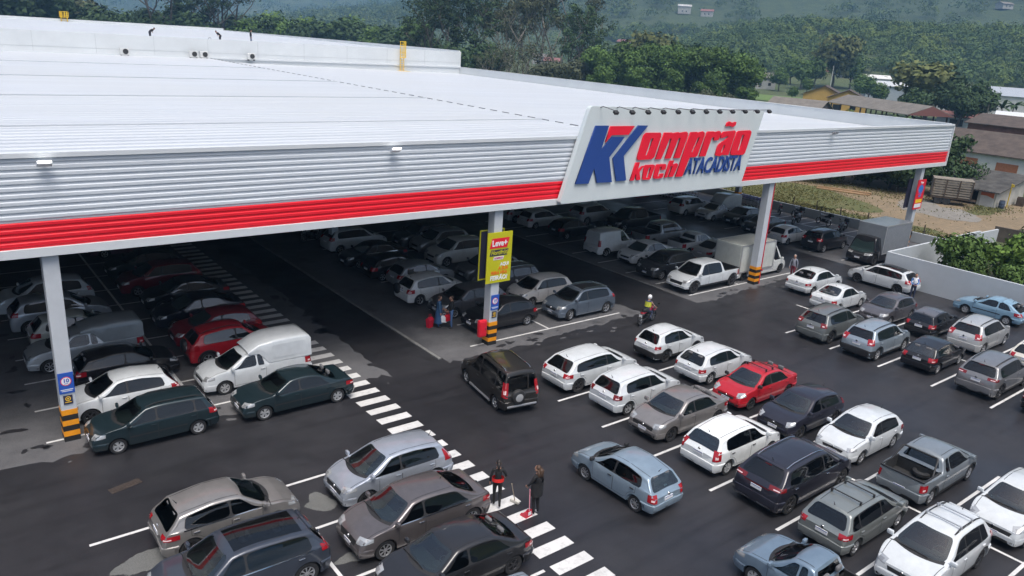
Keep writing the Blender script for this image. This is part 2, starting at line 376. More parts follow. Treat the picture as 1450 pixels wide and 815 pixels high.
def vehicle(name,label,cat,loc,hd,kind,dims,color,group=None,metal=0.,det=1.,**o):
    global HOLES
    L,W,H=dims
    cabin=det>=1 and kind in('hatch','suv','sedan','wagon','minivan','pickup','capper')
    HOLES=[] if cabin else None
    SWAP.clear(); SWAP.update({GLASS:CGLASS,WGLASS:CWGLASS})
    B=body_shape(kind,L,W,H,o); f,r=L/2,-L/2
    V,F=build_body(B,1. if det>=1 else .62)
    root=empty(name,(loc[0],loc[1],0),R_(hd),label,cat,group)
    pm=paint(color,metal); roofm=paint(o['roof']) if o.get('roof') else None
    cs=Caster(V,F)
    FF=F
    bed=kind in('pickup',)
    if bed:
        bx0,bx1=r+.10,B.xb-.20; by=W/2-.14; bz=B.tz
        FF=[]
        for q in F:
            c=[sum(V[i][k] for i in q)/len(q) for k in range(3)]
            a,b_,d_=[Vector(V[i]) for i in (q[0],q[1],q[-1])]
            n=(b_-a).cross(d_-a)
            up=abs(n.z)>.75*n.length if n.length>0 else False
            if up and bx0<c[0]<bx1 and abs(c[1])<by and c[2]>bz-.12: continue
            FF.append(q)
    mb=MB(); mb.add(V,FF); body=mb.build('body',pm,root,38)
    # underbody closes the wheel wells
    u=MB(); u.box(r+.22,f-.25,-W*.37,W*.37,B.sill-.06,B.R+.32 if kind not in('pickup','boxvan','truck') else .58)
    u.build('underbody',DARK,root)
    hb=B.zc; zbelt=B.belt_z
    roofz=lambda x: float(smooth_curve(B.tzp,B.rs,np.array([x]))[0])
    wsx=lambda z: B.xc+(B.xt-B.xc)*np.clip((z-B.zc)/(B.H-.045-B.zc),0,1)       # windscreen line at height z
    # ---- windscreen
    def top_patch(nm,x0,x1,bow0,bow1,inset,off,m,nu=9,nv=9,rnd=0.):
        P=[]
        for i in range(nu):
            t=i/(nu-1); xx=lerp(x0,x1,t)
            z=roofz(xx); hw=float(side_y(B,W/2,z,zbelt+.02))-inset
            for j in range(nv):
                q=-1+2*j/(nv-1)
                P.append((xx+lerp(bow0,bow1,t)*(1-q*q),q*hw,z))
        return patch(nm,cs,P,nu,nv,(0,0,-1),off,m,root,60,rnd)
    top_patch('cowl_panel',B.xc+.05,B.xc-.08,.19,.17,.10,.004,BLACKP,3,11)
    wg=top_patch('windscreen',B.xc-.05,B.xt+.05,.17,.07,.085,.007,WGLASS,11,13,.07)
    if o.get('sunroof'): top_patch('roof_panel',B.xt-.12,B.xe+.22,0,0,.13,.006,GLASS,9,7)
    elif roofm: top_patch('roof_panel',B.xt+.0,B.xe-.05,.03,0,.05,.005,roofm,9,9)
    if det>=1:
        hs_=MB(); zc_=[]
        for s in(1,-1):
            pp=[cs.hit((x,s*lerp(W*.40,W*.43,t),roofz(x)),(0,0,-1),.003) for t in np.linspace(0,1,8) for x in [lerp(f-.22,B.xc+.08,t)]]
            for a_,b_ in zip(pp,pp[1:]): hs_.add([a_+Vector((0,-.009,0)),a_+Vector((0,.009,0)),b_+Vector((0,.009,0)),b_+Vector((0,-.009,0))],[(0,1,2,3)])
        hs_.build('hood_seam',BLACKP,root)
        for s in(.36,-.12):
            x0=B.xc+.12; wp=[cs.hit((x0-.04*abs(q),s*W*.5*1.0+q*W*.42*(-1),roofz(x0)),(0,0,-1),.03) for q in np.linspace(0,1,5)]
            wm=MB(); wm.tube([tuple(q) for q in wp],.014,5); wm.build('wiper',BLACKP,root)
    # ---- tail glass
    tg={'hatch':1,'suv':1,'wagon':1,'minivan':1}.get(kind,0)
    if tg and not o.get('no_rear_glass'):
        P=[];nu,nv=9,13; zlo=B.tz+o.get('rgl',.03); zhi=H-({'hatch':.155,'suv':.15,'wagon':.13,'minivan':.2}[kind])
        for i in range(nu):
            t=i/(nu-1); z=lerp(zlo,zhi,t); hw=float(side_y(B,W/2*(.90 if kind!='minivan' else .94),z,zbelt+.02))-.055
            for j in range(nv):
                q=-1+2*j/(nv-1); P.append((r,q*hw,z-.035*q*q*(1-t)))
        patch('rear_window',cs,P,nu,nv,(1,0,0),.006,GLASS if not o.get('rg_light') else WGLASS,root,60,.09)
    elif kind=='sedan':
        top_patch('rear_window',B.xe-.04-r*0,r+B.tail+.06,.02,-.10,.10,.006,GLASS if not o.get('rg_light') else WGLASS,9,11,.08)
    elif kind in('pickup','capper') and kind=='pickup':
        P=[];nu,nv=4,7
        for i in range(nu):
            z=lerp(B.tz+.10,H-.14,i/(nu-1)); hw=float(side_y(B,W/2,z,zbelt+.02))-.14
            for j in range(nv): P.append((B.xb-.2,(-1+2*j/(nv-1))*hw,z))
        patch('rear_window',cs,P,nu,nv,(1,0,0),.008,GLASS,root)
    # ---- side glass and doors
    full=det>=1
    zw0=zbelt+.045; ztop=lambda x: min(H-.115,roofz(x)-.105)
    xfb=wsx(zw0)-.10; xft=wsx(H-.13)-.12
    xB=o.get('xB',B.xt-.32)
    if kind in('hatch','suv','wagon'):
        xrb,xrt=r+({'hatch':.58,'suv':.56,'wagon':.36}[kind])+o.get('qx',0.),B.xe+(.10 if kind!='wagon' else .14)
        xrt=max(xrt,xrb+.1)
    elif kind=='sedan': xrb,xrt=r+B.tail+.32,B.xe-.06
    elif kind in('minivan',): xrb,xrt=r+.2,r+.22
    elif kind=='van': xrb=xrt=xB
    elif kind in('pickup','capper'): xrb,xrt=B.xb+.10,B.xb+.16
    else: xrb,xrt=B.xb+.1,B.xb+.1
    cut=[]
    single=kind in('van','boxvan','truck') or o.get('single') or o.get('two_door')
    zd0=B.sill+.09
    for s in(1,-1):
        dirv=(0,-s,0)
        doors=[]
        if full or o.get('doors'):
            xF=B.xf-B.R-.10
            xb2=xB if not (single and kind in('pickup','capper')) else max(B.xb+.06,B.xr+B.R+.1)
            if o.get('two_door'): xb2=xB-.28
            segs=[(xb2,xF)]
            if not single: segs.append((max(xrb-.02,B.xr+.02),xB-.02))
            for a,b in segs:
                def zlow(x): 
                    d=abs(x-B.xr); return max(zd0,B.R+math.sqrt((B.R+.13)**2-d*d)) if d<B.R+.13 else zd0
                sm=patch('door_seam',cs,side_pts(B,a-.012,b+.012,a-.012,b+.012,lambda x:zlow(x)-.012,zbelt+.04,11,6,s),11,6,dirv,.002,BLACKP,root)
                d=patch('door',cs,side_pts(B,a,b,a,b,zlow,zbelt+.04,11,6,s),11,6,dirv,.0045,pm,root)
                doors.append(d)
                hx=a+.13; hp=cs.hit((hx,s*W*.55,zbelt-.09),dirv,.0)
                h=MB(); h.rbox((hp.x,hp.y+s*.022,hp.z),(.17,.035,.03),None,.01); h.build('handle',CHROME if o.get('chrome') else (BLACKP if o.get('black_handles') else pm),d)
                sm.parent=d
        def pane(a,b,at,bt,par,nm='side_window',off=.010,m=GLASS):
            patch(nm,cs,side_pts(B,a,b,at,bt,zw0,ztop,11,8,s),11,8,dirv,off,m,par,60,.09)
        pd=doors+[root,root]
        if kind in('van','boxvan','truck'):
            pane(xB+.0,xfb-.02,xB+.0,xft,pd[0] if doors else root)
        elif single and kind in('pickup','capper'):
            pane(B.xb+.42,xfb,B.xb+.42,xft,pd[0] if doors else root)
            pane(B.xb+.10,B.xb+.36,B.xb+.18,B.xb+.36,root,'quarter_window')
        elif o.get('two_door'):
            pane(xB-.25,xfb,xB-.25,xft,pd[0] if doors else root)
            pane(xrb,xB-.32,xrt,xB-.32,root,'quarter_window')
        else:
            if o.get('dlo',True):
                wf=patch('window_frame',cs,side_pts(B,xrb-.012,xfb+.02,xrt-.018,xft+.012,zw0-.012,lambda x:ztop(x)+.010,15,6,s),15,6,dirv,.006,BLACKP,root,60,.06)
                if o.get('chrome'): patch('chrome_strip',cs,side_pts(B,xrb-.02,xfb+.04,xrb-.02,xfb+.04,zw0-.030,zw0-.010,12,2,s),12,2,dirv,.011,CHROME,wf)
            pane(xB+.025,xfb,xB+.025,xft,pd[0] if doors else root)
            if kind in('minivan',) or o.get('quarter') or kind=='wagon':
                xq=o.get('xq',max(B.xr+.05,xrb+.45)); 
                pane(xq+.03,xB-.035,xq+.03,xB-.035,pd[1] if len(doors)>1 else root)
                pane(xrb,xq-.03,xrt,xq-.03,root,'quarter_window')
            else:
                pane(xrb,xB-.035,xrt,xB-.035,pd[1] if len(doors)>1 else root)
        # ---- lamps
        def lamp(nm,cx,th0,th1,z0,z1,m,front,dz=0.,off=.008,par=None,nu=6,nv=4,taper=.0):
            P=[];D=[]
            for i in range(nu):
                t=i/(nu-1); th=lerp(th0,th1,t)
                for j in range(nv):
                    q=j/(nv-1); d=(math.cos(R_(th))*(1 if front else -1),s*math.sin(R_(th)),0)
                    zz=lerp(z0+dz*t+taper*t*(z1-z0),z1+dz*t,q)
                    P.append((cx,s*.30,zz)); D.append((-d[0],-d[1],0))
            return patch(nm,cs,P,nu,nv,D,off,m,par or root,50)
        if kind in('boxvan','truck'):
            hz=.72
        else: hz=.60*hb+.03
        hs=o.get('head',(18,68,.0,.15,.05))     # angles, z offsets, lift
        hl=lamp('headlight',f-.62,hs[0],hs[1],hz+hs[2],hz+hs[3],CLEARL if not o.get('head_dark') else GLASS,True,hs[4],taper=.25)
        if full:
            lamp('lens',f-.62,hs[0]+8,hs[0]+22,hz+hs[2]+.04,hz+hs[3]-.03,LENS,True,.01,.012,hl,4,3)
            if o.get('fog',1): lamp('fog_lamp',f-.62,24,38,.30,.37,BLACKP if o.get('fog',1)==1 else CLEARL,True,0,.006,None,4,3)
        if kind not in('boxvan','truck'):
            ts=o.get('tl',{'hatch':(22,66,.70,.90),'suv':(20,62,.82,1.0),'wagon':(24,60,.74,.95),'sedan':(26,66,.72,.88),'minivan':(30,52,.72,1.28),'van':(32,50,.75,1.15),'pickup':(34,60,.62,.90),'capper':(34,60,.66,.92)}[kind])
            tlm=REDD if o.get('tl_dark') else REDL
            tl=lamp('tail_light',r+.62,ts[0],ts[1],ts[2]*hb/.98,ts[3]*hb/.98,tlm,False,o.get('tldz',.02),.012,nu=7)
            if full: lamp('lens',r+.62,lerp(ts[0],ts[1],.3),lerp(ts[0],ts[1],.62),lerp(ts[2],ts[3],.25)*hb/.98,lerp(ts[2],ts[3],.5)*hb/.98,mat('reverse_lens',(.75,.55,.55),.15,coat=.5),False,.01,.016,tl,3,3)
        # ---- mirror
        if det>=1 and kind not in('boxvan','truck'):
            gs=MB(); hwr=float(side_y(B,W/2,H-.05,zbelt+.02))-.10
            pp=[cs.hit((x,s*(hwr-(.05*max(0,(B.xt-.9-x))) ),H),(0,0,-1),.003) for x in np.linspace(B.xt-.02,(B.xe+.06 if kind not in('pickup','capper') else B.xb+.1),9)]
            for a_,b_ in zip(pp,pp[1:]): gs.add([a_+Vector((0,-.011,0)),a_+Vector((0,.011,0)),b_+Vector((0,.011,0)),b_+Vector((0,-.011,0))],[(0,1,2,3)])
            gs.build('roof_gutter',BLACKP,root)
        mz=zw0+.06; mx=xfb-.03; mp=cs.hit((mx,s*W*.55,mz),dirv,0)
        mm=MB(); mm.rbox((mp.x+.02,mp.y+s*.12,mz+.03),(.11,.2,.15),None,.045); mm.rbox((mp.x+.03,mp.y+s*.02,mz-.02),(.06,.1,.05),None,.01)
        mm.build('mirror',BLACKP if o.get('black_mirror') else pm,root,40)
        # ---- cladding of the taller cars
        if o.get('clad'):
            cl=MB()
            for xw in(B.xf,B.xr):
                P=[]; n=13
                for i in range(n):
                    a=lerp(-.12,math.pi+.12,i/(n-1))
                    for rr in(B.R+.058,B.R+.13):
                        P.append(cs.hit((xw+rr*math.cos(a),s*W*.55,B.R+rr*math.sin(a)),dirv,.012))
                cl.add(P,grid_faces(n,2))
            P=[cs.hit(p,dirv,.012) for p in side_pts(B,B.xr+B.R+.08,B.xf-B.R-.08,B.xr+B.R+.08,B.xf-B.R-.08,B.sill+.01,B.sill+.13,6,3,s)]
            cl.add(P,grid_faces(6,3)); cl.build('sill_cladding',BLACKP if o['clad']!='paint' else pm,root,40)
        elif full and o.get('strip'):
            patch('side_moulding',cs,side_pts(B,B.xr+B.R+.1,B.xf-B.R-.1,B.xr+B.R+.1,B.xf-B.R-.1,.52,.57,6,2,s),6,2,dirv,.012,BLACKP,root)
        # ---- wheels
        ww=.19 if kind not in('boxvan','truck') else .22
        for xw in(B.xf,B.xr):
            w=bpy.data.objects.new('wheel',wheel_mesh(B.R,ww)); link(w,root)
            w.location=(xw,s*(W/2-ww/2-.035),B.R); 
            st=o.get('steer',0) if xw==B.xf else 0
            w.rotation_euler=(0,random.uniform(0,6),(0 if s>0 else math.pi)+R_(st))
            rm=bpy.data.objects.new('rim',rim_mesh(B.R,o.get('rim','alloy_5'),ww)); link(rm,w)
    # ---- front and rear faces
    def face_patch(nm,front,y0,y1,z0,z1,m,nu=7,nv=3,off=.006,bow=0.,taper=0.):
        P=[]
        for i in range(nu):
            q=i/(nu-1); y=lerp(y0,y1,q)
            for j in range(nv):
                t=j/(nv-1); yy=y*(1-taper*(1-t)); P.append((f if front else r,yy,lerp(z0,z1,t)-bow*(2*q-1)**2*-1))
        return patch(nm,cs,P,nu,nv,(-1,0,0) if front else (1,0,0),off,m,root,50)
    k=hb/.98
    if kind in('boxvan','truck'):
        face_patch('grille',True,-.42*W/1.9,.42*W/1.9,.55,.78,BLACKP)
    else:
        g=o.get('grille',(.42,.52,.62))
        face_patch('grille',True,-g[0],g[0],g[1]*k,g[2]*k,BLACKP if o.get('grille_m')!='chrome' else CHROME,off=.007,taper=.12)
        face_patch('lower_grille',True,-.48,.48,.27,.39,BLACKP,taper=-.1)
        if o.get('clad') and o['clad']!='paint':
            face_patch('front_bumper',True,-.60,.60,.22,.30,BLACKP,off=.010)
            face_patch('rear_bumper',False,-W*.42,W*.42,.26,o.get('rb',.46),BLACKP,9,3,off=.012)
        if o.get('chin'): face_patch('skid_plate',False,-W*.40,W*.40,.30,.34,CHROME,9,2,off=.018)
    fp=cs.hit((f,0,.46 if kind!='truck' else .5),(-1,0,0),.0)
    p=MB(); p.rbox((fp.x+.012,0,fp.z),(.02,.40,.125),None,.004); pl=p.build('number_plate',PLATE,root)
    p=MB(); p.box(fp.x+.0225,fp.x+.0245,-.19,.19,fp.z+.035,fp.z+.058); p.build('plate_band',PLATEB,pl)
    rz=o.get('rpz',.72*k if kind in('hatch','suv','wagon','sedan') else .55)
    if kind not in('boxvan','truck'):
        rp=cs.hit((r,0,rz),(1,0,0),0.)
        p=MB(); p.rbox((rp.x-.012,0,rz),(.02,.40,.125),None,.004); pl=p.build('number_plate',PLATE,root)
        p=MB(); p.box(rp.x-.0245,rp.x-.0225,-.19,.19,rz+.035,rz+.058); p.build('plate_band',PLATEB,pl)
        if o.get('lid'): face_patch('tail_trim',False,-.5,.5,rz+.09,rz+.12,CHROME if o['lid']=='chrome' else REDD,7,2,off=.012)
        if full and kind in('hatch','suv','wagon','minivan') :
            face_patch('bumper_seam',False,-W*.40,W*.40,.545*k,.56*k,BLACKP,9,2,off=.003)
    # ---- bumper skins standing proud of the body
    if kind not in('boxvan','truck') and (det>=1 or o.get('doors')):
        for front in(False,True):
            e0=f if front else r; sg=1 if front else -1; cx=e0-sg*.62; P=[];nu,nv=19,5
            zt_=.56*k if not front else .50*k
            for i in range(nu):
                th=lerp(-79,79,i/(nu-1))
                for j,(zz,of) in enumerate(((B.sill+.03,.012),(.36,.032 if not front else .018),(zt_-.06,.04 if not front else .02),(zt_-.015,.034 if not front else .014),(zt_,.002))):
                    dd=Vector((-sg*math.cos(R_(th)),-math.sin(R_(th)),0)); P.append(cs.hit((cx,.30*math.sin(R_(th))*1.6,zz),dd,of))
            bo=MB(); bo.add(P,grid_faces(nu,nv)); bmp=bo.build('bumper',BLACKP if (o.get('clad') and o['clad']!='paint' and not front and o.get('blackbump')) else pm,root,40)
    if det>=1 and kind in('hatch','suv','wagon','sedan'):
        for q,e0,zz in((1,f,.60*k),(-1,r,rz+.13)):
            if q<0 and o.get('lid'): continue
            bp_=cs.hit((e0,0,zz),(-q,0,0),0); bd=MB(); bd.lathe([(.001,q*.022),(.05,q*.020),(.058,0)],12,'x',tuple(bp_)); bd.build('badge',CHROME,root,40)
    if o.get('split'):
        P=[(r,-.30+yy,zz) for zz in np.linspace(B.tz-.02,H-.19,5) for yy in(-.035,0,.035)]
        patch('tail_door_post',cs,P,5,3,(1,0,0),.012,pm,root)
    if o.get('steps'):
        for s in(1,-1):
            st=MB(); st.tube([(B.xr+B.R+.12,s*(W/2-.02),B.sill-.02),(B.xf-B.R-.12,s*(W/2-.02),B.sill-.02)],.05,8); st.build('side_step',ALLOY,root,50)
        st=MB(); st.rbox((r-.03,0,.40),(.07,W*.78,.08),None,.02); st.build('rear_step',ALLOY,root)
    # ---- roof fittings
    if o.get('rails'):
        rb=MB()
        for s in(1,-1):
            y=s*(float(side_y(B,W/2,H,zbelt+.02))-.09)
            pts=[]
            for i in range(7):
                x=lerp(B.xt-.05,B.xe+.05,i/6); p=cs.hit((x,y,H),(0,0,-1),.0); pts.append((x,y,p.z+(.045 if 0<i<6 else .0)))
            rb.tube(pts,.018,6)
        rb.build('roof_rails',CHROME if o['rails']=='chrome' else BLACKP,root,50)
    if o.get('bars'):
        hw=float(side_y(B,W/2,H,zbelt+.02))-.06; rb=MB()
        for t in(.22,.62):
            x=lerp(B.xt,B.xe,t); rb.rbox((x,0,H+.06),(.05,hw*2,.03),None,.01)
            for s in(1,-1): rb.rbox((x,s*(hw-.03),H+.01),(.07,.06,.12),None,.015)
        rb.build('roof_bars',BLACKP if o['bars']!='alloy' else ALLOY,root)
    if o.get('antenna',1) and kind in('hatch','suv','wagon','minivan','sedan') and full:
        x=B.xe+.12; p=cs.hit((x,0,H),(0,0,-1),0)
        a=MB(); a.tube([(x,0,p.z-.01),(x-.03,0,p.z+.03),(x-.10,0,p.z+.14)],[.02,.012,.005],6); a.build('antenna',BLACKP,root)
    if kind in('hatch','suv','minivan') and full and o.get('spoiler',kind=='suv'):
        P=[];nu,nv=9,3
        hw=float(side_y(B,W/2*.86,H-.12,zbelt+.02))-.08
        x0=B.xe+.02
        zs=roofz(x0)
        sp=MB(); sp.rbox((x0-.06,0,zs-.035),(.10,hw*2,.03),[(math.cos(.22),0,math.sin(.22)),(0,1,0),(-math.sin(.22),0,math.cos(.22))],.015); sp.build('spoiler',pm,root,40)
        lb=MB(); lb.box(x0-.15,x0-.138,-.12,.12,zs-.075,zs-.055); lb.build('brake_light',REDD,root)
    if o.get('spare'):
        rp=cs.hit((r,.12,.78),(1,0,0),0); s_=MB(); s_.lathe([(.001,-.12),(.2,-.12),(.28,-.09),(.31,-.03),(.31,.06)],22,'x',(rp.x-.02,o.get('spare_y',.12),.78)); s_.build('spare_wheel',BLACKP,root,40)
        s_=MB(); s_.lathe([(.001,-.14),(.10,-.14),(.17,-.123)],18,'x',(rp.x-.02,o.get('spare_y',.12),.78)); s_.build('spare_cover',HUBCAP if o['spare']=='rim' else BLACKP,root,40)
    if bed:
        ib=MB(); z0=.62 if kind=='pickup' else .6
        ib.add([(x,y,z) for x in(bx0,bx1) for y in(-by,by) for z in(z0,bz-.03)],[(0,1,3,2),(4,6,7,5),(0,4,5,1),(2,3,7,6),(0,2,6,4)])
        ib.build('cargo_bed',LINER,root)
        rl=MB(); 
        for s in(1,-1): rl.rbox(((bx0+bx1)/2,s*(by+.02),bz+.0),(bx1-bx0+.1,.06,.06),None,.015)
        rl.rbox((bx0-.03,0,bz-.0),(.06,by*2,.06),None,.015)
        rl.build('bed_rail',BLACKP,root)
        if o.get('rollbar'):
            rb=MB()
            for s in(1,-1): rb.tube([(bx1-.5,s*by,bz),(bx1-.12,s*(by-.1),H-.05),(bx1-.06,s*(by-.16),H-.02)],.035,8)
            rb.tube([(bx1-.06,-by+.16,H-.02),(bx1-.06,by-.16,H-.02)],.035,8); rb.build('roll_bar',BLACKP,root,50)
    if kind=='capper':
        cz=o.get('cz',H+.32); x1=B.xb-.0; cm=paint(o.get('cap',color))
        n=12; Vc=[];ring=[]
        prof=[(r+.02,hb+.0,hb+.02),(r+.03,hb,cz-.14),(r+.10,hb,cz-.04),(r+.25,hb,cz),(r+1.0,hb,cz+.015),(x1-.35,hb,cz),(x1-.1,hb,cz-.04),(x1+.26,H-.10,lerp(cz,H,.28)),(x1+.72,H-.05,H+.035)]
        for x,zb,zt in prof:
            w0=W/2-.02; w1=W/2-.07
            if x>x1: w0=w1=W/2*.80
            h=max(zt-zb,.02); rd=min(.085,h*.45)
            row=[(x,w0,zb),(x,lerp(w0,w1,.5*(h>.2)),zb+(h-rd)*.5),(x,w1+.01,zt-rd)]
            for a in(.4,.9,1.4): row.append((x,w1-rd+rd*math.cos(a),zt-rd+rd*math.sin(a)))
            row+=[(x,(w1-rd)*.5,zt+.012),(x,0,zt+.016)]
            row=row+[(x_,-y,z) for x_,y,z in row[-2::-1]]; ring.append(row)
        k_=len(ring[0]); Vc=[p for r__ in ring for p in r__]; Fc=grid_faces(len(ring),k_)
        Fc.append(tuple(range(k_))); m_=MB(); m_.add(Vc,Fc)
        cpo=m_.build('cargo_capper',cm,root,45)
        for s in(1,-1):       # pressed side panel
            P=[(x,s*W*.6,z) for x in np.linspace(r+.3,x1-.25,7) for z in np.linspace(hb+.16,cz-.2,4)]
            c2=Caster(Vc,Fc); patch('side_panel',c2,P,7,4,(0,-s,0),.012,cm,cpo,30)
    if kind in('boxvan','truck'):
        x0,x1,z0,z1,wb=o['box']
        bm_=paint(o.get('boxc',color)); b=MB(); b.rbox(((x0+x1)/2,0,(z0+z1)/2),(x1-x0,wb,z1-z0),None,.03); bo=b.build('cargo_box',bm_,root)
        t=MB()
        for s in(1,-1):
            for z in(z0+.04,z1-.04): t.box(x0-.006,x1+.006,s*(wb/2+.001),s*(wb/2+.016),z-.05,z+.05)
            for x in(x0+.04,x1-.04): t.box(x-.05,x+.05,s*(wb/2+.003),s*(wb/2+.02),z0,z1)
        t.build('box_trim',mat('box_trim_alloy',(.42,.43,.44),.4,.5),bo)
        d=MB()
        for s in(1,-1): d.box(x0-.03,x0-.002,s*.02,s*(wb/2-.06),z0+.07,z1-.07)
        d.build('rear_door',bm_,bo)
        c=MB(); c.box(r+.05,B.xb+.2,-.45,.45,.42,z0-.01); c.box(r+.0,r+.08,-wb/2+.1,wb/2-.1,.42,.6); c.build('chassis',DARK,root)
        for s in(1,-1):
            l=MB(); l.box(r-.02,r+.02,s*(wb/2-.3),s*(wb/2-.06),.6,.75); l.build('tail_light',REDL,root)
    if HOLES:
        def inside(P,poly):
            x,y=P[:,0],P[:,1]; r_=np.zeros(len(P),bool); n=len(poly)
            for i in range(n):
                x1,y1=poly[i]; x2,y2=poly[i-1]
                r_^=((y1>y)!=(y2>y))&(x<(x2-x1)*(y-y1)/(y2-y1+1e-12)+x1)
            return r_
        bm=bmesh.new(); bm.from_mesh(body.data); bm.faces.ensure_lookup_table(); bm.normal_update()
        Cn=np.array([f_.calc_center_median()[:] for f_ in bm.faces]); Nn=np.array([f_.normal[:] for f_ in bm.faces]); dead=np.zeros(len(Cn),bool)
        for ax,keep,ring,d in HOLES:
            facing=(Nn@np.array(d))<-.12; sidex=np.ones(len(Cn),bool)
            if ax==1: sidex=Cn[:,1]*(-d[1])>0
            if ax==0: sidex=(Cn[:,0]<B.xe+.15) if d[0]>0 else (Cn[:,0]>0)
            if ax==0 and kind=='pickup': sidex=(Cn[:,0]<B.xb+.15)&(Cn[:,0]>B.xb-.3)
            if ax==2: sidex=Cn[:,2]>B.zc-.08
            dead|=inside(Cn[:,keep],ring)&facing&sidex
        bmesh.ops.delete(bm,geom=[bm.faces[i] for i in np.nonzero(dead)[0]],context='FACES'); bm.to_mesh(body.data); bm.free()
        HOLES=None
        fz=B.R+.05; xs_=B.xt-.30; cw=W*.22
        db=MB(); db.rbox((B.xc-.20,0,zbelt-.10),(.50,W*.82,.26),None,.07); db.rbox((B.xc-.33,W*.2,zbelt+.02),(.22,.34,.12),None,.05); db.build('dashboard',TRIM,root,50)
        sw=MB(); sw.lathe([(.165,0),(.18,.012),(.195,0),(.18,-.012),(.165,0)],16,'x'); sw.tube([(0,-.17,0),(0,.17,0)],.018,5); so_=sw.build('steering_wheel',TRIM,root,50); so_.location=(B.xc-.50,W*.2,zbelt+.03); so_.rotation_euler=(0,R_(-25),0)
        def seat(x,y,w,nm,z=.48):
            st=MB(); st.rbox((x+.22,y,z),(.52,w,.20),None,.06); st.rbox((x-.08,y,z+.36),(.16,w,.62),[(math.cos(-.2),0,math.sin(-.2)),(0,1,0),(-math.sin(-.2),0,math.cos(-.2))],.06)
            n=1 if w<.7 else 2
            for q in range(n): st.rbox((x-.17,y+(q-.5)*w*.5*(n-1),z+.76),(.10,.26,.17),None,.04)
            st.build(nm,SEATM,root,50)
        hh=min(.52,H*.30)
        for s in(1,-1): seat(xs_-.32,s*W*.2,.46,'front_seat',hh)
        if kind not in('pickup','capper') or (kind=='pickup' and o.get('cab',1)>1.5): seat(max(xs_-1.22,r+.62),0,W*.66,'rear_seat',hh)
        if kind in('hatch','suv','wagon','minivan'): ps=MB(); ps.box(r+.22,max(xs_-1.35,r+.5),-W*.36,W*.36,B.tz-.06,B.tz-.03); ps.build('parcel_shelf',TRIM,root)
    HOLES=None
    return root
# ---------------------------------------------------------------- ground
def nodes_mat(name):
    m=bpy.data.materials.new(name); m.use_nodes=True; return m,m.node_tree,m.node_tree.nodes['Principled BSDF']
def N(nt,t,**kw):
    n=nt.nodes.new(t)
    for k,v in kw.items():
        if k in n.inputs: n.inputs[k].default_value=v
        else: setattr(n,k,v)
    return n
def noise(nt,vec,scale,detail=5,rough=.6,lo=.35,hi=.65,a=0.,b=1.):
    n=N(nt,'ShaderNodeTexNoise',Scale=scale,Detail=detail,Roughness=rough); nt.links.new(vec,n.inputs['Vector'])
    r=N(nt,'ShaderNodeMapRange'); r.inputs[1].default_value=lo; r.inputs[2].default_value=hi; r.inputs[3].default_value=a; r.inputs[4].default_value=b
    nt.links.new(n.outputs['Fac'],r.inputs[0]); return r.outputs[0]
def mixc(nt,fac,a,b):
    m=N(nt,'ShaderNodeMix'); m.data_type='RGBA'
    for i,v in ((6,a),(7,b)):
        if isinstance(v,tuple): m.inputs[i].default_value=v+(1,) if len(v)==3 else v
        else: nt.links.new(v,m.inputs[i])
    if isinstance(fac,float): m.inputs[0].default_value=fac
    else: nt.links.new(fac,m.inputs[0])
    return m.outputs[2]
def asphalt(name,base,dark,light,rough=(.42,.7),streak=True):
    m,nt,b=nodes_mat(name)
    tc=N(nt,'ShaderNodeTexCoord'); v=tc.outputs['Object']
    big=noise(nt,v,.11,5,.6,.38,.62); med=noise(nt,v,.8,6,.65,.35,.7); fine=noise(nt,v,26.,3,.7,.3,.7)
    c=mixc(nt,big,dark,base); c=mixc(nt,med,c,light)
    mm=N(nt,'ShaderNodeMath',operation='MULTIPLY'); nt.links.new(fine,mm.inputs[0]); mm.inputs[1].default_value=.45
    c=mixc(nt,mm.outputs[0],c,tuple(min(1,x*1.9) for x in light)); oil=noise(nt,v,.55,3,.5,.62,.78,0,.7); c=mixc(nt,oil,c,tuple(x*.45 for x in dark))
    if streak:      # tyre sweeps and roller marks
        mp=N(nt,'ShaderNodeMapping'); mp.inputs['Scale'].default_value=(.05,1.1,1); mp.inputs['Rotation'].default_value=(0,0,.05); nt.links.new(v,mp.inputs[0])
        st=noise(nt,mp.outputs[0],1.6,4,.6,.5,.72,0,.5); c=mixc(nt,st,c,tuple(x*.62 for x in dark))
    nt.links.new(c,b.inputs['Base Color'])
    wet=noise(nt,v,.16,4,.6,.36,.64,rough[0],rough[1]); nt.links.new(wet,b.inputs['Roughness'])
    bp=N(nt,'ShaderNodeBump',Strength=.35,Distance=.01); n=N(nt,'ShaderNodeTexNoise',Scale=40.,Detail=3); nt.links.new(v,n.inputs['Vector'])
    nt.links.new(n.outputs['Fac'],bp.inputs['Height']); nt.links.new(bp.outputs[0],b.inputs['Normal'])
    return m
ASPH=asphalt('asphalt_fresh',(.017,.0165,.019),(.0085,.0085,.010),(.023,.0225,.0255),(.30,.62))
GREY=asphalt('asphalt_old',(.068,.068,.072),(.034,.034,.037),(.10,.10,.104),(.5,.8),False)
DRY=asphalt('asphalt_dry',(.085,.088,.085),(.06,.062,.06),(.11,.112,.108),(.7,.9),False)
PAINTW=mat('road_paint',(.70,.70,.69),.6,noise=.0,nscale=5)
def worn_paint():
    m,nt,b=nodes_mat('road_paint_worn'); tc=N(nt,'ShaderNodeTexCoord'); v=tc.outputs['Object']
    f=noise(nt,v,3.,7,.75,.50,.74); g=noise(nt,v,.5,4,.6,.4,.65,0,.5)
    c=mixc(nt,f,(.62,.62,.61),(.34,.34,.335)); c=mixc(nt,g,c,(.48,.475,.46)); nt.links.new(c,b.inputs['Base Color']); b.inputs['Roughness'].default_value=.6; return m
PAINTW=worn_paint()
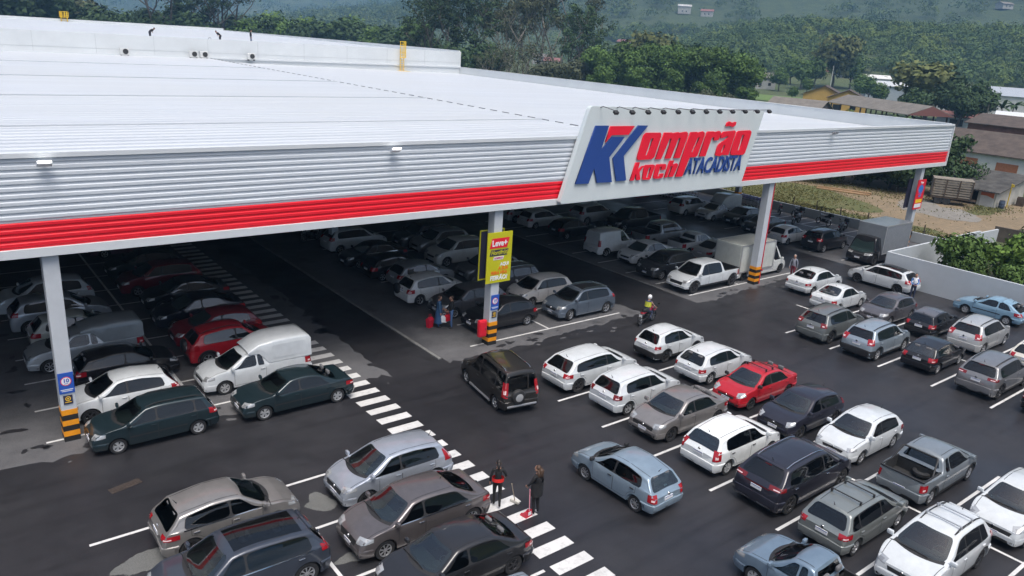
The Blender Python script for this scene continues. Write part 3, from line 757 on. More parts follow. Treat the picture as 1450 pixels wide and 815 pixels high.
def sheet(name,polys,z,m):
    b=MB()
    for p in polys: b.add([(x,y,z) for x,y in p],[tuple(range(len(p)))])
    o=b.build(name,m); bm=bmesh.new(); bm.from_mesh(o.data)
    for f in bm.faces:
        if f.normal.z<0: f.normal_flip()
    bm.to_mesh(o.data); bm.free(); tag(o,kind='structure'); return o
def rect(x0,x1,y0,y1): return [(x0,y0),(x1,y0),(x1,y1),(x0,y1)]
def ragged(x0,x1,y0,y1,sides,amp=.35,step=.12,seed=1):
    """rectangle whose named sides (s,e,n,w) are frayed"""
    rng=random.Random(seed); P=[]
    def edge(a,b,fr,nx,ny):
        L=math.hypot(b[0]-a[0],b[1]-a[1]); n=max(1,int(L/step)) if fr else 1; w=0;w2=0
        for i in range(n):
            t=i/n
            if fr and i>0:
                w=w*.95+rng.uniform(-1,1)*amp*.36; w2=rng.uniform(-1,1)*amp*.32
                P.append((lerp(a[0],b[0],t)+nx*(w+w2),lerp(a[1],b[1],t)+ny*(w+w2)))
            else: P.append((lerp(a[0],b[0],t),lerp(a[1],b[1],t)))
    edge((x0,y0),(x1,y0),'s' in sides,0,1); edge((x1,y0),(x1,y1),'e' in sides,1,0)
    edge((x1,y1),(x0,y1),'n' in sides,0,1); edge((x0,y1),(x0,y0),'w' in sides,1,0)
    return P
def blob(cx,cy,rx,ry,seed,n=40,ro=0):
    rng=random.Random(seed); ph=[rng.uniform(0,6.28) for _ in range(6)]; P=[]
    for i in range(n):
        a=2*math.pi*i/n; k=1+sum(.16/(j+1)*math.sin((j+2)*a+ph[j])*1.6 for j in range(5))+rng.uniform(-.05,.05)
        x,y=rx*k*math.cos(a),ry*k*math.sin(a); P.append((cx+x*math.cos(ro)-y*math.sin(ro),cy+x*math.sin(ro)+y*math.cos(ro)))
    return P
sheet('car_park_asphalt',[[(-60,-30),(52,-30),(52,24.2),(66.6,24.2),(66.6,205),(-60,205)]],0,ASPH)
sheet('old_pavement',[ragged(-40,15.3,27.0,97.9,'se',.30,.3,1),ragged(18.3,31.6,27.0,97.9,'se',.34,.3,2),ragged(36.0,48.6,27.2,97.9,'se',.3,.3,3),ragged(53.6,66.4,27.3,97.9,'s',.3,.3,4)],.004,GREY)
sheet('dry_patches',[blob(3.75,19.75,1.05,.42,5,90,.2),blob(8.75,19.85,.52,.42,6,90,.4),blob(8.6,16.9,.55,.3,8),blob(9.2,26.9,.5,.3,9),blob(27.9,13.6,.6,.3,10)],.005,DRY)
# frayed islands where the new surface meets the old one
_rg=random.Random(91)
def near_edge(n,dy,size):
    out=[]
    for i in range(n):
        x0,x1=_rg.choice(((-6,15),(-6,15),(18.6,31.4),(36.5,48.4),(54,66)))
        q=_rg.random(); s=size*_rg.uniform(.3,1.); out.append(blob(_rg.uniform(x0,x1),27.05+dy*abs(_rg.gauss(0,1))*.55,s*_rg.uniform(.8,2.2),s,_rg.randint(0,9999),22,_rg.uniform(-.3,.3)))
    return out
sheet('old_pavement_flecks',near_edge(26,-.8,.10),.0025,GREY)
sheet('new_asphalt_flecks',near_edge(90,1.1,.20)+[blob(_rg.uniform(-4,2.5),_rg.uniform(27.5,40),_rg.uniform(.08,.4),_rg.uniform(.06,.2),_rg.randint(0,999),20) for i in range(40)]+[blob(17.6+_rg.gauss(0,.25) if _rg.random()<.5 else 15.2+_rg.gauss(0,.2),_rg.uniform(28,50),_rg.uniform(.08,.3),_rg.uniform(.1,.4),_rg.randint(0,999),20) for i in range(60)],.0062,ASPH)
# painted markings
lw=.055; Ls=[]
def hl(x0,x1,y): Ls.append(rect(x0,x1,y-lw,y+lw))
def vl(x,y0,y1): Ls.append(rect(x-lw,x+lw,y0,y1))
for k in range(18): hl(2.4,7.5,28.12+2.72*k); hl(7.61,12.55,28.12+2.72*k)
vl(7.55,28.3,80)
for k in range(1,18): hl(21.3,25.2,28.2+2.72*k-.25*(k==0)); hl(25.31,30.3,28.2+2.72*k)
hl(20.25,30.45,28.2); vl(25.25,28.26,80)
for k in range(1,18): hl(36.6,41.6,28.4+2.66*k); hl(41.72,46.6,28.4+2.66*k)
hl(36.7,47.5,28.42); vl(41.66,28.5,80)
for k in range(0,14): hl(54.4,59.3,28.6+2.7*k); hl(63.2,66.2,29.8+1.3*k)
vl(63.1,29.5,50)
for k in range(8): hl(20.05,25.09,21.46-2.64*k); hl(25.21,30.2,21.46-2.64*k)
vl(25.15,.0,24.1)
for k in range(7): hl(36.4,41.34,21.42-2.6*k); hl(41.46,46.4,21.42-2.6*k)
vl(41.4,5.9,24)
for k in range(4): hl(2.5,7.69,21.3-2.62*k); hl(7.81,12.6,21.3-2.62*k)
vl(7.75,10.7,18.9)
sheet('parking_lines',Ls,.008,PAINTW)
Z=[]
y=9.6
while y<62:
    rng=random.Random(int(y*100)); Z.append([(12.83+rng.uniform(-.02,.02),y),(14.17,y+rng.uniform(-.015,.015)),(14.17,y+.44),(12.83,y+.44+rng.uniform(-.015,.015))]); y+=.862
sheet('crosswalk_markings',Z,.008,PAINTW)
# gutter kerbs at the edge of the covered bays
g=MB(); CONC=mat('kerb_concrete',(.17,.17,.165),.85,noise=.25,nscale=2.)
g.box(18.05,18.22,27.6,97,-.05,.05); g.box(36.0,36.14,30,97,-.05,.04)
o=g.build('gutter_kerb',CONC); tag(o,kind='structure')
# iron drain in the lane
d=empty('storm_drain',(4.0,23.95,0),R_(14),'rusty iron drain grate set in the dark lane at bottom left','drain')
b=MB(); b.box(-.48,.48,-.16,.16,0.005,.011); b.build('frame',mat('rust_iron',(.045,.034,.028),.9,noise=.5,nscale=9),d)
b=MB(); 
for i in range(10): b.box(-.42+.09*i,-.37+.09*i,-.11,.11,.012,.018)
b.build('grate',mat('rust_dark',(.035,.025,.02),.9),d)
# ---------------------------------------------------------------- store building and canopy
SILVER=mat('silver_cladding',(.58,.62,.66),.38,.0,noise=.05,nscale=.8,stretch=(.2,1,1))
REDC=mat('red_cladding',(.76,.010,.026),.4,noise=.05,nscale=.8,stretch=(.2,1,1),coat=.1)
WTRIM=mat('white_trim',(.60,.63,.65),.5)
WALLW=mat('white_panel',(.62,.65,.66),.6,noise=.06,nscale=.35)
def roof_mat():
    m,nt,b=nodes_mat('roof_sheet_white'); tc=N(nt,'ShaderNodeTexCoord'); v=tc.outputs['Object']
    mp=N(nt,'ShaderNodeMapping'); mp.inputs['Scale'].default_value=(.03,.6,1); nt.links.new(v,mp.inputs[0])
    s=noise(nt,mp.outputs[0],1.2,5,.6,.35,.7); s2=noise(nt,v,.07,4,.6,.4,.65,0,.55)
    c=mixc(nt,s,(.545,.575,.61),(.48,.51,.545)); c=mixc(nt,s2,c,(.50,.52,.53)); nt.links.new(c,b.inputs['Base Color'])
    b.inputs['Roughness'].default_value=.45
    w=N(nt,'ShaderNodeTexWave',wave_type='BANDS',bands_direction='Y',wave_profile='SIN'); w.inputs['Scale'].default_value=.39; nt.links.new(v,w.inputs['Vector'])
    bp=N(nt,'ShaderNodeBump',Strength=1.,Distance=.09); nt.links.new(w.outputs['Fac'],bp.inputs['Height']); nt.links.new(bp.outputs[0],b.inputs['Normal'])
    return m
ROOFW=roof_mat()
store=empty('store_building',(20,28,0),0,'large white flat-roofed wholesale store with silver and red ribbed canopy','building')
def sp(name,mb,m,parent=None,smooth=None):
    o=mb.build(name,m,None,smooth); 
    p=parent or store; o.parent=p
    # keep world coordinates
    off=Vector((20,28,0)); o.data.transform(Matrix.Translation(-off)) if p is store else o.data.transform(Matrix.Translation(-off)); return o
def ribs(x0,x1,y,z0,z1,pitch,depth):
    prof=[]; z=z0; n=round((z1-z0)/pitch); pitch=(z1-z0)/n
    for i in range(n):
        a=z0+i*pitch
        prof+=[(0,a),(0,a+pitch*.30),(-depth,a+pitch*.44),(-depth,a+pitch*.86)]
    prof.append((0,z1))
    vs=[];fs=[]
    for x in (x0,x1): vs+=[(x,y+d,z) for d,z in prof]
    k=len(prof); fs=[(i,i+1,k+i+1,k+i) for i in range(k-1)]
    return vs,fs
b=MB(); b.add(*ribs(-32,66.2,27.80,7.87,9.88,.235,.038)); sp('silver_fascia',b,SILVER)
b=MB(); b.add(*ribs(-32,66.2,27.80,7.02,7.86,.21,.036)); sp('red_band',b,REDC)
b=MB(); b.box(-32,66.22,27.68,27.90,6.74,7.02); b.box(-32,66.22,27.70,27.96,9.88,10.03); b.box(66.14,66.24,27.68,27.83,7.02,9.88); sp('fascia_trim',b,WTRIM)
b=MB(); b.box(-32,66.2,27.97,98,6.75,6.9); b.box(-32,66.2,27.84,27.97,6.9,9.87); sp('canopy_soffit',b,mat('soffit_grey',(.70,.71,.72),.7))
# roof decks: the left one a step higher than the right one
b=MB(); b.add([(-32,27.98,9.86),(30,27.98,9.86),(30,98,10.02),(-32,98,10.02)],[(0,1,2,3)]); b.add([(-32,27.98,9.0),(30,27.98,9.0),(30,98,9.0),(-32,98,9.0)],[(3,2,1,0)]); sp('left_roof_deck',b,ROOFW)
b=MB(); b.add([(30,27.98,9.66),(66,27.98,9.1),(66,98,9.1),(30,98,9.66)],[(0,1,2,3)]); sp('right_roof_deck',b,ROOFW)
b=MB()
for i in range(54):
    yy=28.6+i*1.28; b.box(29.96,30.03,yy,yy+.66,9.72,9.90+.16*(yy-28)/70)
sp('sheet_end_shadow',b,mat('gap_shadow',(.16,.17,.18),.9))  # dark dashes stand in for the shadows of the sheet ends
b=MB(); b.box(29.97,30.0,27.98,97.9,9.6,9.84); sp('roof_step',b,WTRIM)
b=MB()
for yy in(35.5,48.5,63,80): b.box(-31.9,29.9,yy,yy+.16,9.86,9.915+.16*(yy-28)/70)
sp('roof_ridge_cap',b,mat('ridge_grey',(.42,.45,.48),.5))
b=MB(); b.box(66.02,66.2,27.98,98,6.9,10.02); b.box(65.98,66.24,28,98,10.02,10.06); sp('side_parapet',b,WALLW)
b=MB(); b.box(-32,66.2,98,98.25,0,12.2); b.box(65.95,66.2,98.25,203,0,12.35); b.box(-40,66.2,203,203.3,0,12.75); sp('hall_wall',b,WALLW)
b=MB()
for xx in range(-30,66,6): b.box(xx,xx+.05,97.985,97.997,10.1,12.2)
b.box(-32,66,97.985,97.997,10.62,10.66); sp('panel_joint',b,mat('joint_grey',(.50,.53,.54),.7))
b=MB(); b.add([(-40,98.25,11.75),(65.95,98.25,11.75),(65.95,203,12.2),(-40,203,12.2)],[(0,1,2,3)]); sp('hall_roof',b,ROOFW)
b=MB(); b.box(-32,66.2,97.85,97.999,9.95,10.12); sp('wall_flashing',b,WTRIM)
b=MB(); b.box(-32.2,-32,28,98,0,9.8); b.box(-32,66,97.5,97.84,0,6.7); sp('store_front_and_shade_wall',b,mat('front_and_shade_wall_dark',(.06,.062,.07),.6))  # first box: unseen side wall added to darken the space under the canopy
# columns of the canopy
COLM=mat('column_paint',(.50,.53,.56),.6,noise=.06,nscale=2.)
YEL=mat('hazard_yellow',(.80,.30,.008),.5,noise=.12,nscale=4.); BLK=mat('hazard_black',(.015,.015,.015),.6)
def column(x,y,stripes=6):
    off=Vector((-20,-28,0))
    b=MB(); b.rbox((x,y,3.38),(.48,.5,6.74),None,.02); c=sp('column',b,COLM)
    y_=MB(); k=MB()
    for i in range(stripes):
        z1=1.20-.2*i; (y_ if i%2==0 else k).box(x-.248,x+.248,y-.258,y+.258,max(.0,z1-.2)+.001,z1-.001)
    sp('yellow_band',y_,YEL,c); sp('black_band',k,BLK,c)
for x,y in ((3.18,28.12),(21.3,28.12),(42.75,28.12),(62.9,28.12),(2.6,47.4),(21.7,46.4),(46.6,47.6),(65.3,46.3),(2.6,66),(21.7,66),(46.6,66),(65.3,66)): column(x,y)
# red riser pipes on columns, hose cabinets, number boards
PIPE=mat('pipe_red',(.50,.012,.03),.4)
def pipe(x,y,label):
    b=MB(); b.tube([(x,y,.0),(x,y,6.72)],.07,10); b.tube([(x,y,.95),(x-.0,y-.16,.95)],.05,8); o=b.build('riser_pipe',PIPE,None,50); tag(o,label,'pipe')
pipe(43.10,27.95,'tall red riser pipe on the column right of the big store sign')
def cabinet(x,y,z,label):
    e=empty('hose_cabinet',(x,y,z),0,label,'cabinet')
    b=MB(); b.rbox((0,0,0),(.46,.22,.86),None,.06); b.build('case',mat('cabinet_red',(.66,.012,.03),.4,coat=.3),e,40)
    b=MB(); b.rbox((-.02,-.118,0),(.34,.02,.7),None,.01); b.build('door',mat('cabinet_red',(.66,.012,.03),.4,coat=.3),e); 
    b=MB(); b.rbox((.11,-.135,0),(.03,.02,.12),None,.005); b.build('handle',CHROME,e)
cabinet(20.74,27.98,.93,'red fire hose cabinet on the striped column under the lime banner')
cabinet(62.32,27.9,.95,'red fire hose cabinet on the far right column behind the box truck')
def text_mesh(name,txt,size,m,loc,rot,parent=None,bold=0.,shear=0.,sx=1.,ext=.004,align='CENTER'):
    cu=bpy.data.curves.new(name,'FONT'); cu.body=txt; cu.size=size; cu.offset=bold; cu.shear=shear; cu.extrude=ext; cu.align_x=align; cu.align_y='CENTER'; cu.resolution_u=3
    t=bpy.data.objects.new(name+'_c',cu); col.objects.link(t)
    dg=bpy.context.evaluated_depsgraph_get(); me=bpy.data.meshes.new_from_object(t.evaluated_get(dg)); bpy.data.objects.remove(t)
    me.materials.clear(); me.materials.append(m)
    me.transform(Matrix.Diagonal((sx,1,1,1)))
    o=bpy.data.objects.new(name,me); o.location=loc; o.rotation_euler=rot; link(o,parent); return o
UP=(math.pi/2,0,0)
WHITEP=mat('print_white',(.75,.76,.77),.5); BLUEP=mat('print_blue',(.02,.09,.42),.5); REDP=mat('print_red',(.68,.01,.03),.5); ORANGEP=mat('print_orange',(.72,.14,.01),.5); LIME=mat('print_lime',(.50,.48,.010),.5); NAVYP=mat('print_navy',(.03,.03,.06),.5); YELP=mat('print_yellow',(.85,.52,.02),.5); MAGP=mat('print_magenta',(.45,.02,.16),.5); TEALP=mat('print_sky',(.04,.16,.50),.5)
def number_board(x,y,label1,label2):
    e=empty('number_board',(x,y,2.2),0,label1,'sign')
    b=MB(); b.rbox((0,0,0),(.47,.02,.76),None,.004); b.build('panel',BLUEP,e)
    b=MB(); b.lathe([(.001,-.013),(.165,-.013),(.165,-.011)],28,'y',(0,0,.07)); b.build('red_ring',REDP,e)
    b=MB(); b.lathe([(.001,-.016),(.14,-.016),(.14,-.013)],28,'y',(0,0,.07)); b.build('white_disc',WHITEP,e)
    text_mesh('number','10',.19,BLUEP,(0,-.018,.09),UP,e,.006)
    b=MB(); b.box(-.06,.06,-.020,-.017,-.03,-.01); b.build('caption',BLUEP,e)
    b=MB(); b.box(-.19,.19,-.014,-.0105,-.25,-.225); b.box(-.16,.16,-.014,-.0105,-.30,-.28); b.build('small_print',WHITEP,e)
    c=empty('notice_plate',(x,y,1.58),0,label2,'sign')
    b=MB(); b.rbox((0,0,0),(.28,.02,.33),None,.003); b.build('panel',NAVYP,c)
    b=MB(); b.lathe([(.06,-.013),(.085,-.013)],20,'y',(0,0,.04)); b.lathe([(.001,-.013),(.03,-.013)],14,'y',(0,0,.04)); b.box(-.1,.1,-.014,-.0105,-.10,-.075); b.build('print',YELP,c)
number_board(3.18,27.85,'blue number 10 board on the left foreground column','black and yellow notice on the left foreground column')
number_board(21.33,27.85,'blue number 10 board on the column below the lime banner','black and yellow notice below the lime banner')
# banners
def slant(b,x0,x1,z0,z1,y,sh):
    h=z1-z0; b.extr([(x0,y,z0),(x1,y,z0),(x1+sh*h,y,z1),(x0+sh*h,y,z1)],(0,-.008,0))
def lime_banner(y,face,label):
    e=empty('promo_banner',(21.38,y,4.45),0 if face>0 else math.pi,label,'banner')
    b=MB(); b.rbox((0,0,0),(1.44,.05,2.46),None,.005); b.build('panel',LIME if face>0 else NAVYP,e)
    if face<0:
        b=MB()
        for x0,x1,z0,z1 in((-.72,.72,1.17,1.23),(-.72,.72,-1.23,-1.17),(-.72,-.66,-1.17,1.17),(.66,.72,-1.17,1.17)): b.box(x0,x1,.026,.05,z0,z1)
        b.build('frame',LIME,e); return
    yy=-.026
    b=MB(); slant(b,-.60,.42,.47,.95,yy,.28); b.build('red_tab',REDP,e)
    b=MB(); slant(b,-.58,.44,.10,.40,yy,.28); b.build('black_tab',NAVYP,e)
    b=MB(); slant(b,-.36,.22,-.10,.06,yy,.28); b.build('white_tab',WHITEP,e)
    text_mesh('headline','Leve+',.40,WHITEP,(-.02,yy-.011,.70),UP,e,.012,.0,.9)
    text_mesh('headline','Hortifrúti',.29,LIME,(-.02,yy-.011,.25),UP,e,.005,.15,.85)
    text_mesh('caption','KOMPRÃO',.12,MAGP,(-.05,yy-.011,-.02),UP,e,.004,.2,.85)
    text_mesh('caption','AQUI',.23,WHITEP,(.32,yy-.004,-.34),UP,e,.008,.1,.9)
    text_mesh('caption','A SUA',.23,ORANGEP,(.26,yy-.004,-.54),UP,e,.008,.1,.9)
    text_mesh('caption','FEIRA VIRA',.23,ORANGEP,(.02,yy-.004,-.75),UP,e,.008,.1,.85)
    text_mesh('caption','FEIRÃO!',.30,WHITEP,(.02,yy-.004,-1.0),UP,e,.010,.1,.95)
lime_banner(27.80,1,'lime green promotional banner with red tab on front of the column')
lime_banner(28.46,-1,'lime framed dark back of the banner behind the column')
e=empty('promo_banner',(62.9,27.78,4.6),0,'red promotional banner on the far right column above the truck','banner')
b=MB(); b.rbox((0,0,0),(1.3,.05,2.35),None,.005); b.build('panel',REDP,e)
b=MB(); b.extr([(.42*math.cos(a)*(.8+.3*math.sin(3*a))+.0,-.026,.28+.52*math.sin(a)) for a in np.linspace(0,2*math.pi,18)[:-1]],(0,-.006,0)); b.build('picture',TEALP,e)
b=MB(); b.extr([(-.3,-.026,-.02),(.05,-.026,-.10),(.0,-.026,.2)],(0,-.01,0)); b.build('picture',MAGP,e)
b=MB(); b.box(-.5,.5,-.034,-.026,-.66,-.38); b.build('yellow_tab',YELP,e)
b=MB(); b.box(-.56,.5,-.034,-.026,-1.05,-.74); b.build('white_tab',WHITEP,e)
text_mesh('caption','Mega',.22,WHITEP,(0,-.03,.95),UP,e,.006,.1)
e=empty('promo_banner',(62.75,28.45,4.6),math.pi,'dark back of the banner on the far right column','banner')
b=MB(); b.rbox((0,0,0),(1.3,.05,2.35),None,.005); b.build('panel',NAVYP,e)
# ---------------------------------------------------------------- big sign
sg=empty('store_sign',(32,27.4,6.9),0,'huge white slanted sign board reading Komprão koch ATACADISTA on the canopy','sign')
O_=Vector((32,27.4,6.9))
def rounded_poly(P,r,n=6):
    out=[];k=len(P)
    for i in range(k):
        p=Vector(P[i]);a=(Vector(P[i-1])-p).normalized();b_=(Vector(P[(i+1)%k])-p).normalized()
        for j in range(n+1):
            t=j/n; out.append(tuple((p+a*r)*(1-t)**2+p*2*t*(1-t)+(p+b_*r)*t*t))
    return out
P=rounded_poly([(24.55,6.84),(38.72,6.86),(40.0,11.2),(26.05,11.47)],.2)
b=MB(); b.extr([(x-32,-.02,z-6.9) for x,z in P],(0,.26,0)); b.build('board',mat('sign_white',(.60,.655,.66),.45,noise=.03,nscale=.6),sg)
b=MB()
for x in (27,30.5,34,37.5):
    b.tube([(x-32,.24,1.5),(x-32,.55,1.5)],.05,6); b.tube([(x-32,.24,2.7),(x-32,.6,2.7)],.05,6)
b.build('bracket',BLACKP,sg)
SBLUE=mat('sign_blue',(.020,.062,.26),.45); SRED=mat('sign_red',(.84,.008,.035),.45)
for nm,c,Pl,Hl in SIGN:
    cu=bpy.data.curves.new(nm,'CURVE'); cu.dimensions='2D'; cu.fill_mode='BOTH'; cu.extrude=.03; cu.offset=-.018
    for pts in [Pl]+([Hl] if Hl else []):
        s=cu.splines.new('POLY'); s.points.add(len(pts)-1)
        for q,(x,z) in zip(s.points,pts): q.co=(x-32,z-6.9,0,1)
        s.use_cyclic_u=True
    t=bpy.data.objects.new('tmp',cu); col.objects.link(t); dg=bpy.context.evaluated_depsgraph_get()
    me=bpy.data.meshes.new_from_object(t.evaluated_get(dg)); bpy.data.objects.remove(t)
    me.materials.clear(); me.materials.append(SBLUE if c=='blue' else SRED)
    o=bpy.data.objects.new(nm,me); o.rotation_euler=UP; o.location=(0,-.085,0); link(o,sg)
word='ATACADISTA'; 
o=text_mesh('lettering',word,1.15,SBLUE,(35.86-32,-.09,8.20-6.9),UP,sg,.018,.34,.60,.03)
bb_=[v.co for v in o.data.vertices]; w_=max(v.x for v in bb_)-min(v.x for v in bb_); h_=max(v.y for v in bb_)-min(v.y for v in bb_)
o.scale=(4.95/w_,.90/h_,1)
for i in range(12):
    x=26.69+i*1.109
    if i<0: continue
    l=MB(); zt=11.42-.02*i
    l.tube([(x-32,.1,zt-6.9-.05),(x-32,-.2,zt-6.9+.05),(x-32,-1.0,11.36-6.9)],.022,6); a=l.build('lamp_arm',mat('lamp_arm_grey',(.12,.12,.13),.5),sg)
    l=MB(); l.rbox((x-32,-1.08,11.28-6.9),(.26,.2,.15),[(1,0,0),(0,.8,.6),(0,-.6,.8)],.03); l.build('lamp_head',BLACKP,a)
# floodlights on the fascia
def flood(x,label,lit):
    e=empty('floodlight',(x,27.66,9.72),0,label,'floodlight')
    b=MB(); b.rbox((0,-.14,0),(.42,.12,.24),[(1,0,0),(0,.5,.86),(0,-.86,.5)],.02); b.build('housing',WTRIM if lit else mat('lamp_grey',(.25,.26,.27),.5),e)
    b=MB(); b.rbox((0,-.215,.055),(.36,.02,.19),[(1,0,0),(0,.5,.86),(0,-.86,.5)],.004); b.build('lens',mat('lamp_lit',(1,.98,.95),.3,emit=6.) if lit else CLEARL,e)
    b=MB(); b.box(-.03,.03,-.1,.08,-.03,.03); b.build('bracket',BLACKP,e)
flood(3.3,'lit white floodlight at the left end of the silver fascia',1)
flood(15.6,'lit white floodlight at the middle of the silver fascia',1)
flood(48.4,'unlit grey floodlight on the fascia right of the sign',0)
# air conditioners on the roof
def ac(x,label):
    e=empty('air_conditioner',(x,97.3,10.05),0,label,'air conditioner')
    b=MB(); b.rbox((0,0,.38),(.95,.42,.72),None,.03); b.build('case',mat('ac_white',(.6,.61,.6),.5),e)
    b=MB(); b.lathe([(.001,-.235),(.08,-.235),(.09,-.222),(.27,-.222),(.29,-.235)],20,'y',(.08,0,.4)); b.build('fan_guard',mat('fan_dark',(.03,.03,.03),.6),e)
    b=MB(); b.box(-.4,-.3,-.2,.2,-.12,.02); b.box(.3,.4,-.2,.2,-.12,.02); b.build('foot',BLACKP,e)
ac(20.7,'lone air conditioner at the left of the roof wall')
ac(28.1,'left one of the two air conditioners side by side on the roof wall')
ac(29.3,'right one of the two air conditioners side by side on the roof wall')
ac(34.9,'grey air conditioner below the standing roof worker')
LADY=mat('ladder_yellow',(.80,.52,.015),.45)
def ladder(x,y,z0,z1,label,cage=True):
    e=empty('caged_ladder',(x,y,z0),0,label,'ladder')
    H=z1-z0; b=MB()
    for s in(-.28,.28): b.tube([(s,0,0),(s,0,H)],.045,6)
    n=int(H/.3)
    for i in range(n): b.tube([(-.28,0,.2+i*.3),(.28,0,.2+i*.3)],.025,5)
    b.build('rails',LADY,e)
    b=MB()
    for i in range(4):
        z=H*.45+i*H*.18; b.tube([(.4*math.cos(a),-.7*math.sin(a)-.02,z) for a in np.linspace(0,math.pi,9)],.035,5)
    for a in np.linspace(.3,math.pi-.3,5): b.tube([(.4*math.cos(a),-.7*math.sin(a)-.02,H*.45),(.4*math.cos(a),-.7*math.sin(a)-.02,H)],.03,5)
    b.build('safety_cage',LADY,e); 
    b=MB(); b.box(-.8,.8,-.9,.05,-.12,-.02); b.build('platform',LADY,e)
ladder(31.5,202.6,12.2,14.3,'yellow ladder cage on the far edge of the upper roof')
bpy.data.objects['caged_ladder'].scale=(2.2,1.4,1)
ladder(56.2,97.7,9.3,13.2,'yellow caged ladder on the white roof wall near the trees')
b=MB()
# ---------------------------------------------------------------- the vehicles
W_=(.555,.585,.60); CREAM=(.62,.61,.57); SIL=(.42,.45,.48); SIL2=(.36,.40,.41); GR=(.17,.16,.165); GRB=(.20,.19,.185); BLK_=(.012,.012,.014); NAVY=(.022,.022,.032); DGRN=(.014,.028,.034); RED=(.40,.013,.022); DRED=(.12,.008,.014); SBL=(.26,.34,.40); SKYB=(.20,.33,.44)
G='cars parked in the shopping lot'
def car(x,y,hd,kind,dims,c,label,name='parked_car',cat='car',**k): return vehicle(name,label,cat,(x,y),hd,kind,dims,c,G,**k)
H_=(3.95,1.7,1.48); S_=(4.3,1.72,1.46)
# front left block
car(5.92,20.05,0,'hatch',(3.92,1.7,1.47),(.27,.26,.25),'grey-beige hatchback seen from behind beside the drain, nose to the silver hatchback',metal=.5,tl=(20,72,.72,.86),R=.31,rim='dark_6',chrome=1)
car(5.38,17.37,180,'suv',(4.45,1.83,1.6),(.045,.055,.075),'dark blue-grey SUV with black panoramic roof at the bottom left corner',metal=.3,sunroof=1,R=.34,rim='alloy_9',chrome=1,hl=1.1)
car(11.07,19.62,180,'hatch',(4.0,1.7,1.53),(.40,.44,.50),'silver hatchback with dark wheels beside the zebra crossing, facing left',metal=.5,hl=.82,ws=.85,tail=.42,rim='dark_7',tl=(28,66,.78,1.14),R=.31,quarter=0,grille=(.5,.5,.64))
car(10.57,17.12,180,'sedan',(4.49,1.74,1.5),(.15,.135,.135),'brown-grey sedan with bright headlamps beside the two women on the crossing',metal=.55,rim='alloy_7',R=.31,chrome=1,grille=(.46,.48,.66))
car(10.35,14.62,180,'sedan',(4.3,1.7,1.46),(.018,.018,.020),'black sedan in front of the brown-grey sedan at the bottom edge',rim='dark_5',R=.30)
car(9.5,11.9,180,'hatch',H_,(.30,.36,.42),'pale blue-grey car cut off by the bottom edge beside the black sedan',metal=.4)
# under the canopy, left block
car(10.19,29.6,180,'capper',(4.47,1.7,1.52),W_,'white panel pickup with tall ribbed box beside the dark green sedan',name='panel_pickup',cat='pickup',single=1,cab=.82,cz=1.93,rim='cap_6',R=.30,hl=.98)
car(10.74,26.75,180,'sedan',(4.48,1.71,1.42),DGRN,'dark green old sedan touching the end of the zebra bars',rim='cap_5',R=.30,strip=1,sq=.4,trunk=.7,hl=1.15,metal=.3)
car(5.13,29.58,180,'hatch',(3.95,1.7,1.47),(.66,.69,.70),'white hatchback behind the striped left column',rim='dark_5',tl=(24,64,.78,.95))
car(5.58,26.9,180,'wagon',(4.15,1.64,1.46),DGRN,'dark green station wagon beside the striped left column',rim='cap_5',R=.28,strip=1,sq=.35,metal=.3,rails=1)
car(5.89,32.4,0,'hatch',(3.9,1.66,1.42),BLK_,'black hatchback between the silver capped pickup and the white hatchback')
car(4.85,34.96,180,'capper',(4.45,1.67,1.54),(.40,.43,.45),'silver pickup with grey canopy behind the left column',name='panel_pickup',cat='pickup',single=1,cab=1.0,cz=1.78,cap=(.26,.28,.29),metal=.4,rim='alloy_7',R=.31)
car(5.0,37.4,0,'hatch',(3.85,1.65,1.5),(.45,.46,.42),'pale beige hatchback half hidden by the left column',det=.6)
car(4.7,40.0,0,'suv',(4.2,1.76,1.62),(.42,.45,.49),'silver SUV seen from behind the left column',metal=.5,R=.34,det=.6)
car(4.44,42.8,180,'suv',(4.25,1.78,1.62),(.52,.55,.57),'white SUV farthest in the left column of bays, facing left',R=.33,det=.6)
car(10.33,32.68,0,'hatch',(4.05,1.66,1.58),RED,'red hatchback with black spare wheel cover beside the white panel pickup',clad=1,spare=1,det=.6,rails=1,R=.32)
car(10.31,34.84,180,'hatch',H_,(.17,.008,.016),'dark red hatchback facing left behind the brighter red one',det=.6)
car(10.32,37.5,180,'sedan',(4.2,1.72,1.46),(.012,.012,.02),'black sedan next to the dark red hatchback, nearer of the two black ones',det=.6)
car(10.5,40.4,180,'sedan',(4.2,1.72,1.46),BLK_,'black sedan between the other black sedan and the maroon SUV',det=.6)
car(10.0,43.4,180,'suv',(4.2,1.75,1.6),DRED,'maroon SUV in the shade of the canopy beside the zebra bars',det=.6)
car(9.9,46.6,180,'hatch',H_,(.02,.03,.028),'dark green hatchback behind the maroon SUV in deep shade',det=.6)
car(9.86,51.5,180,'hatch',H_,(.10,.05,.07),'dark plum hatchback deepest in the left shaded row',det=.6)
car(20.3,64,265,'hatch',H_,(.55,.57,.58),'white hatchback driving towards us at the dark end of the aisle',det=.6)
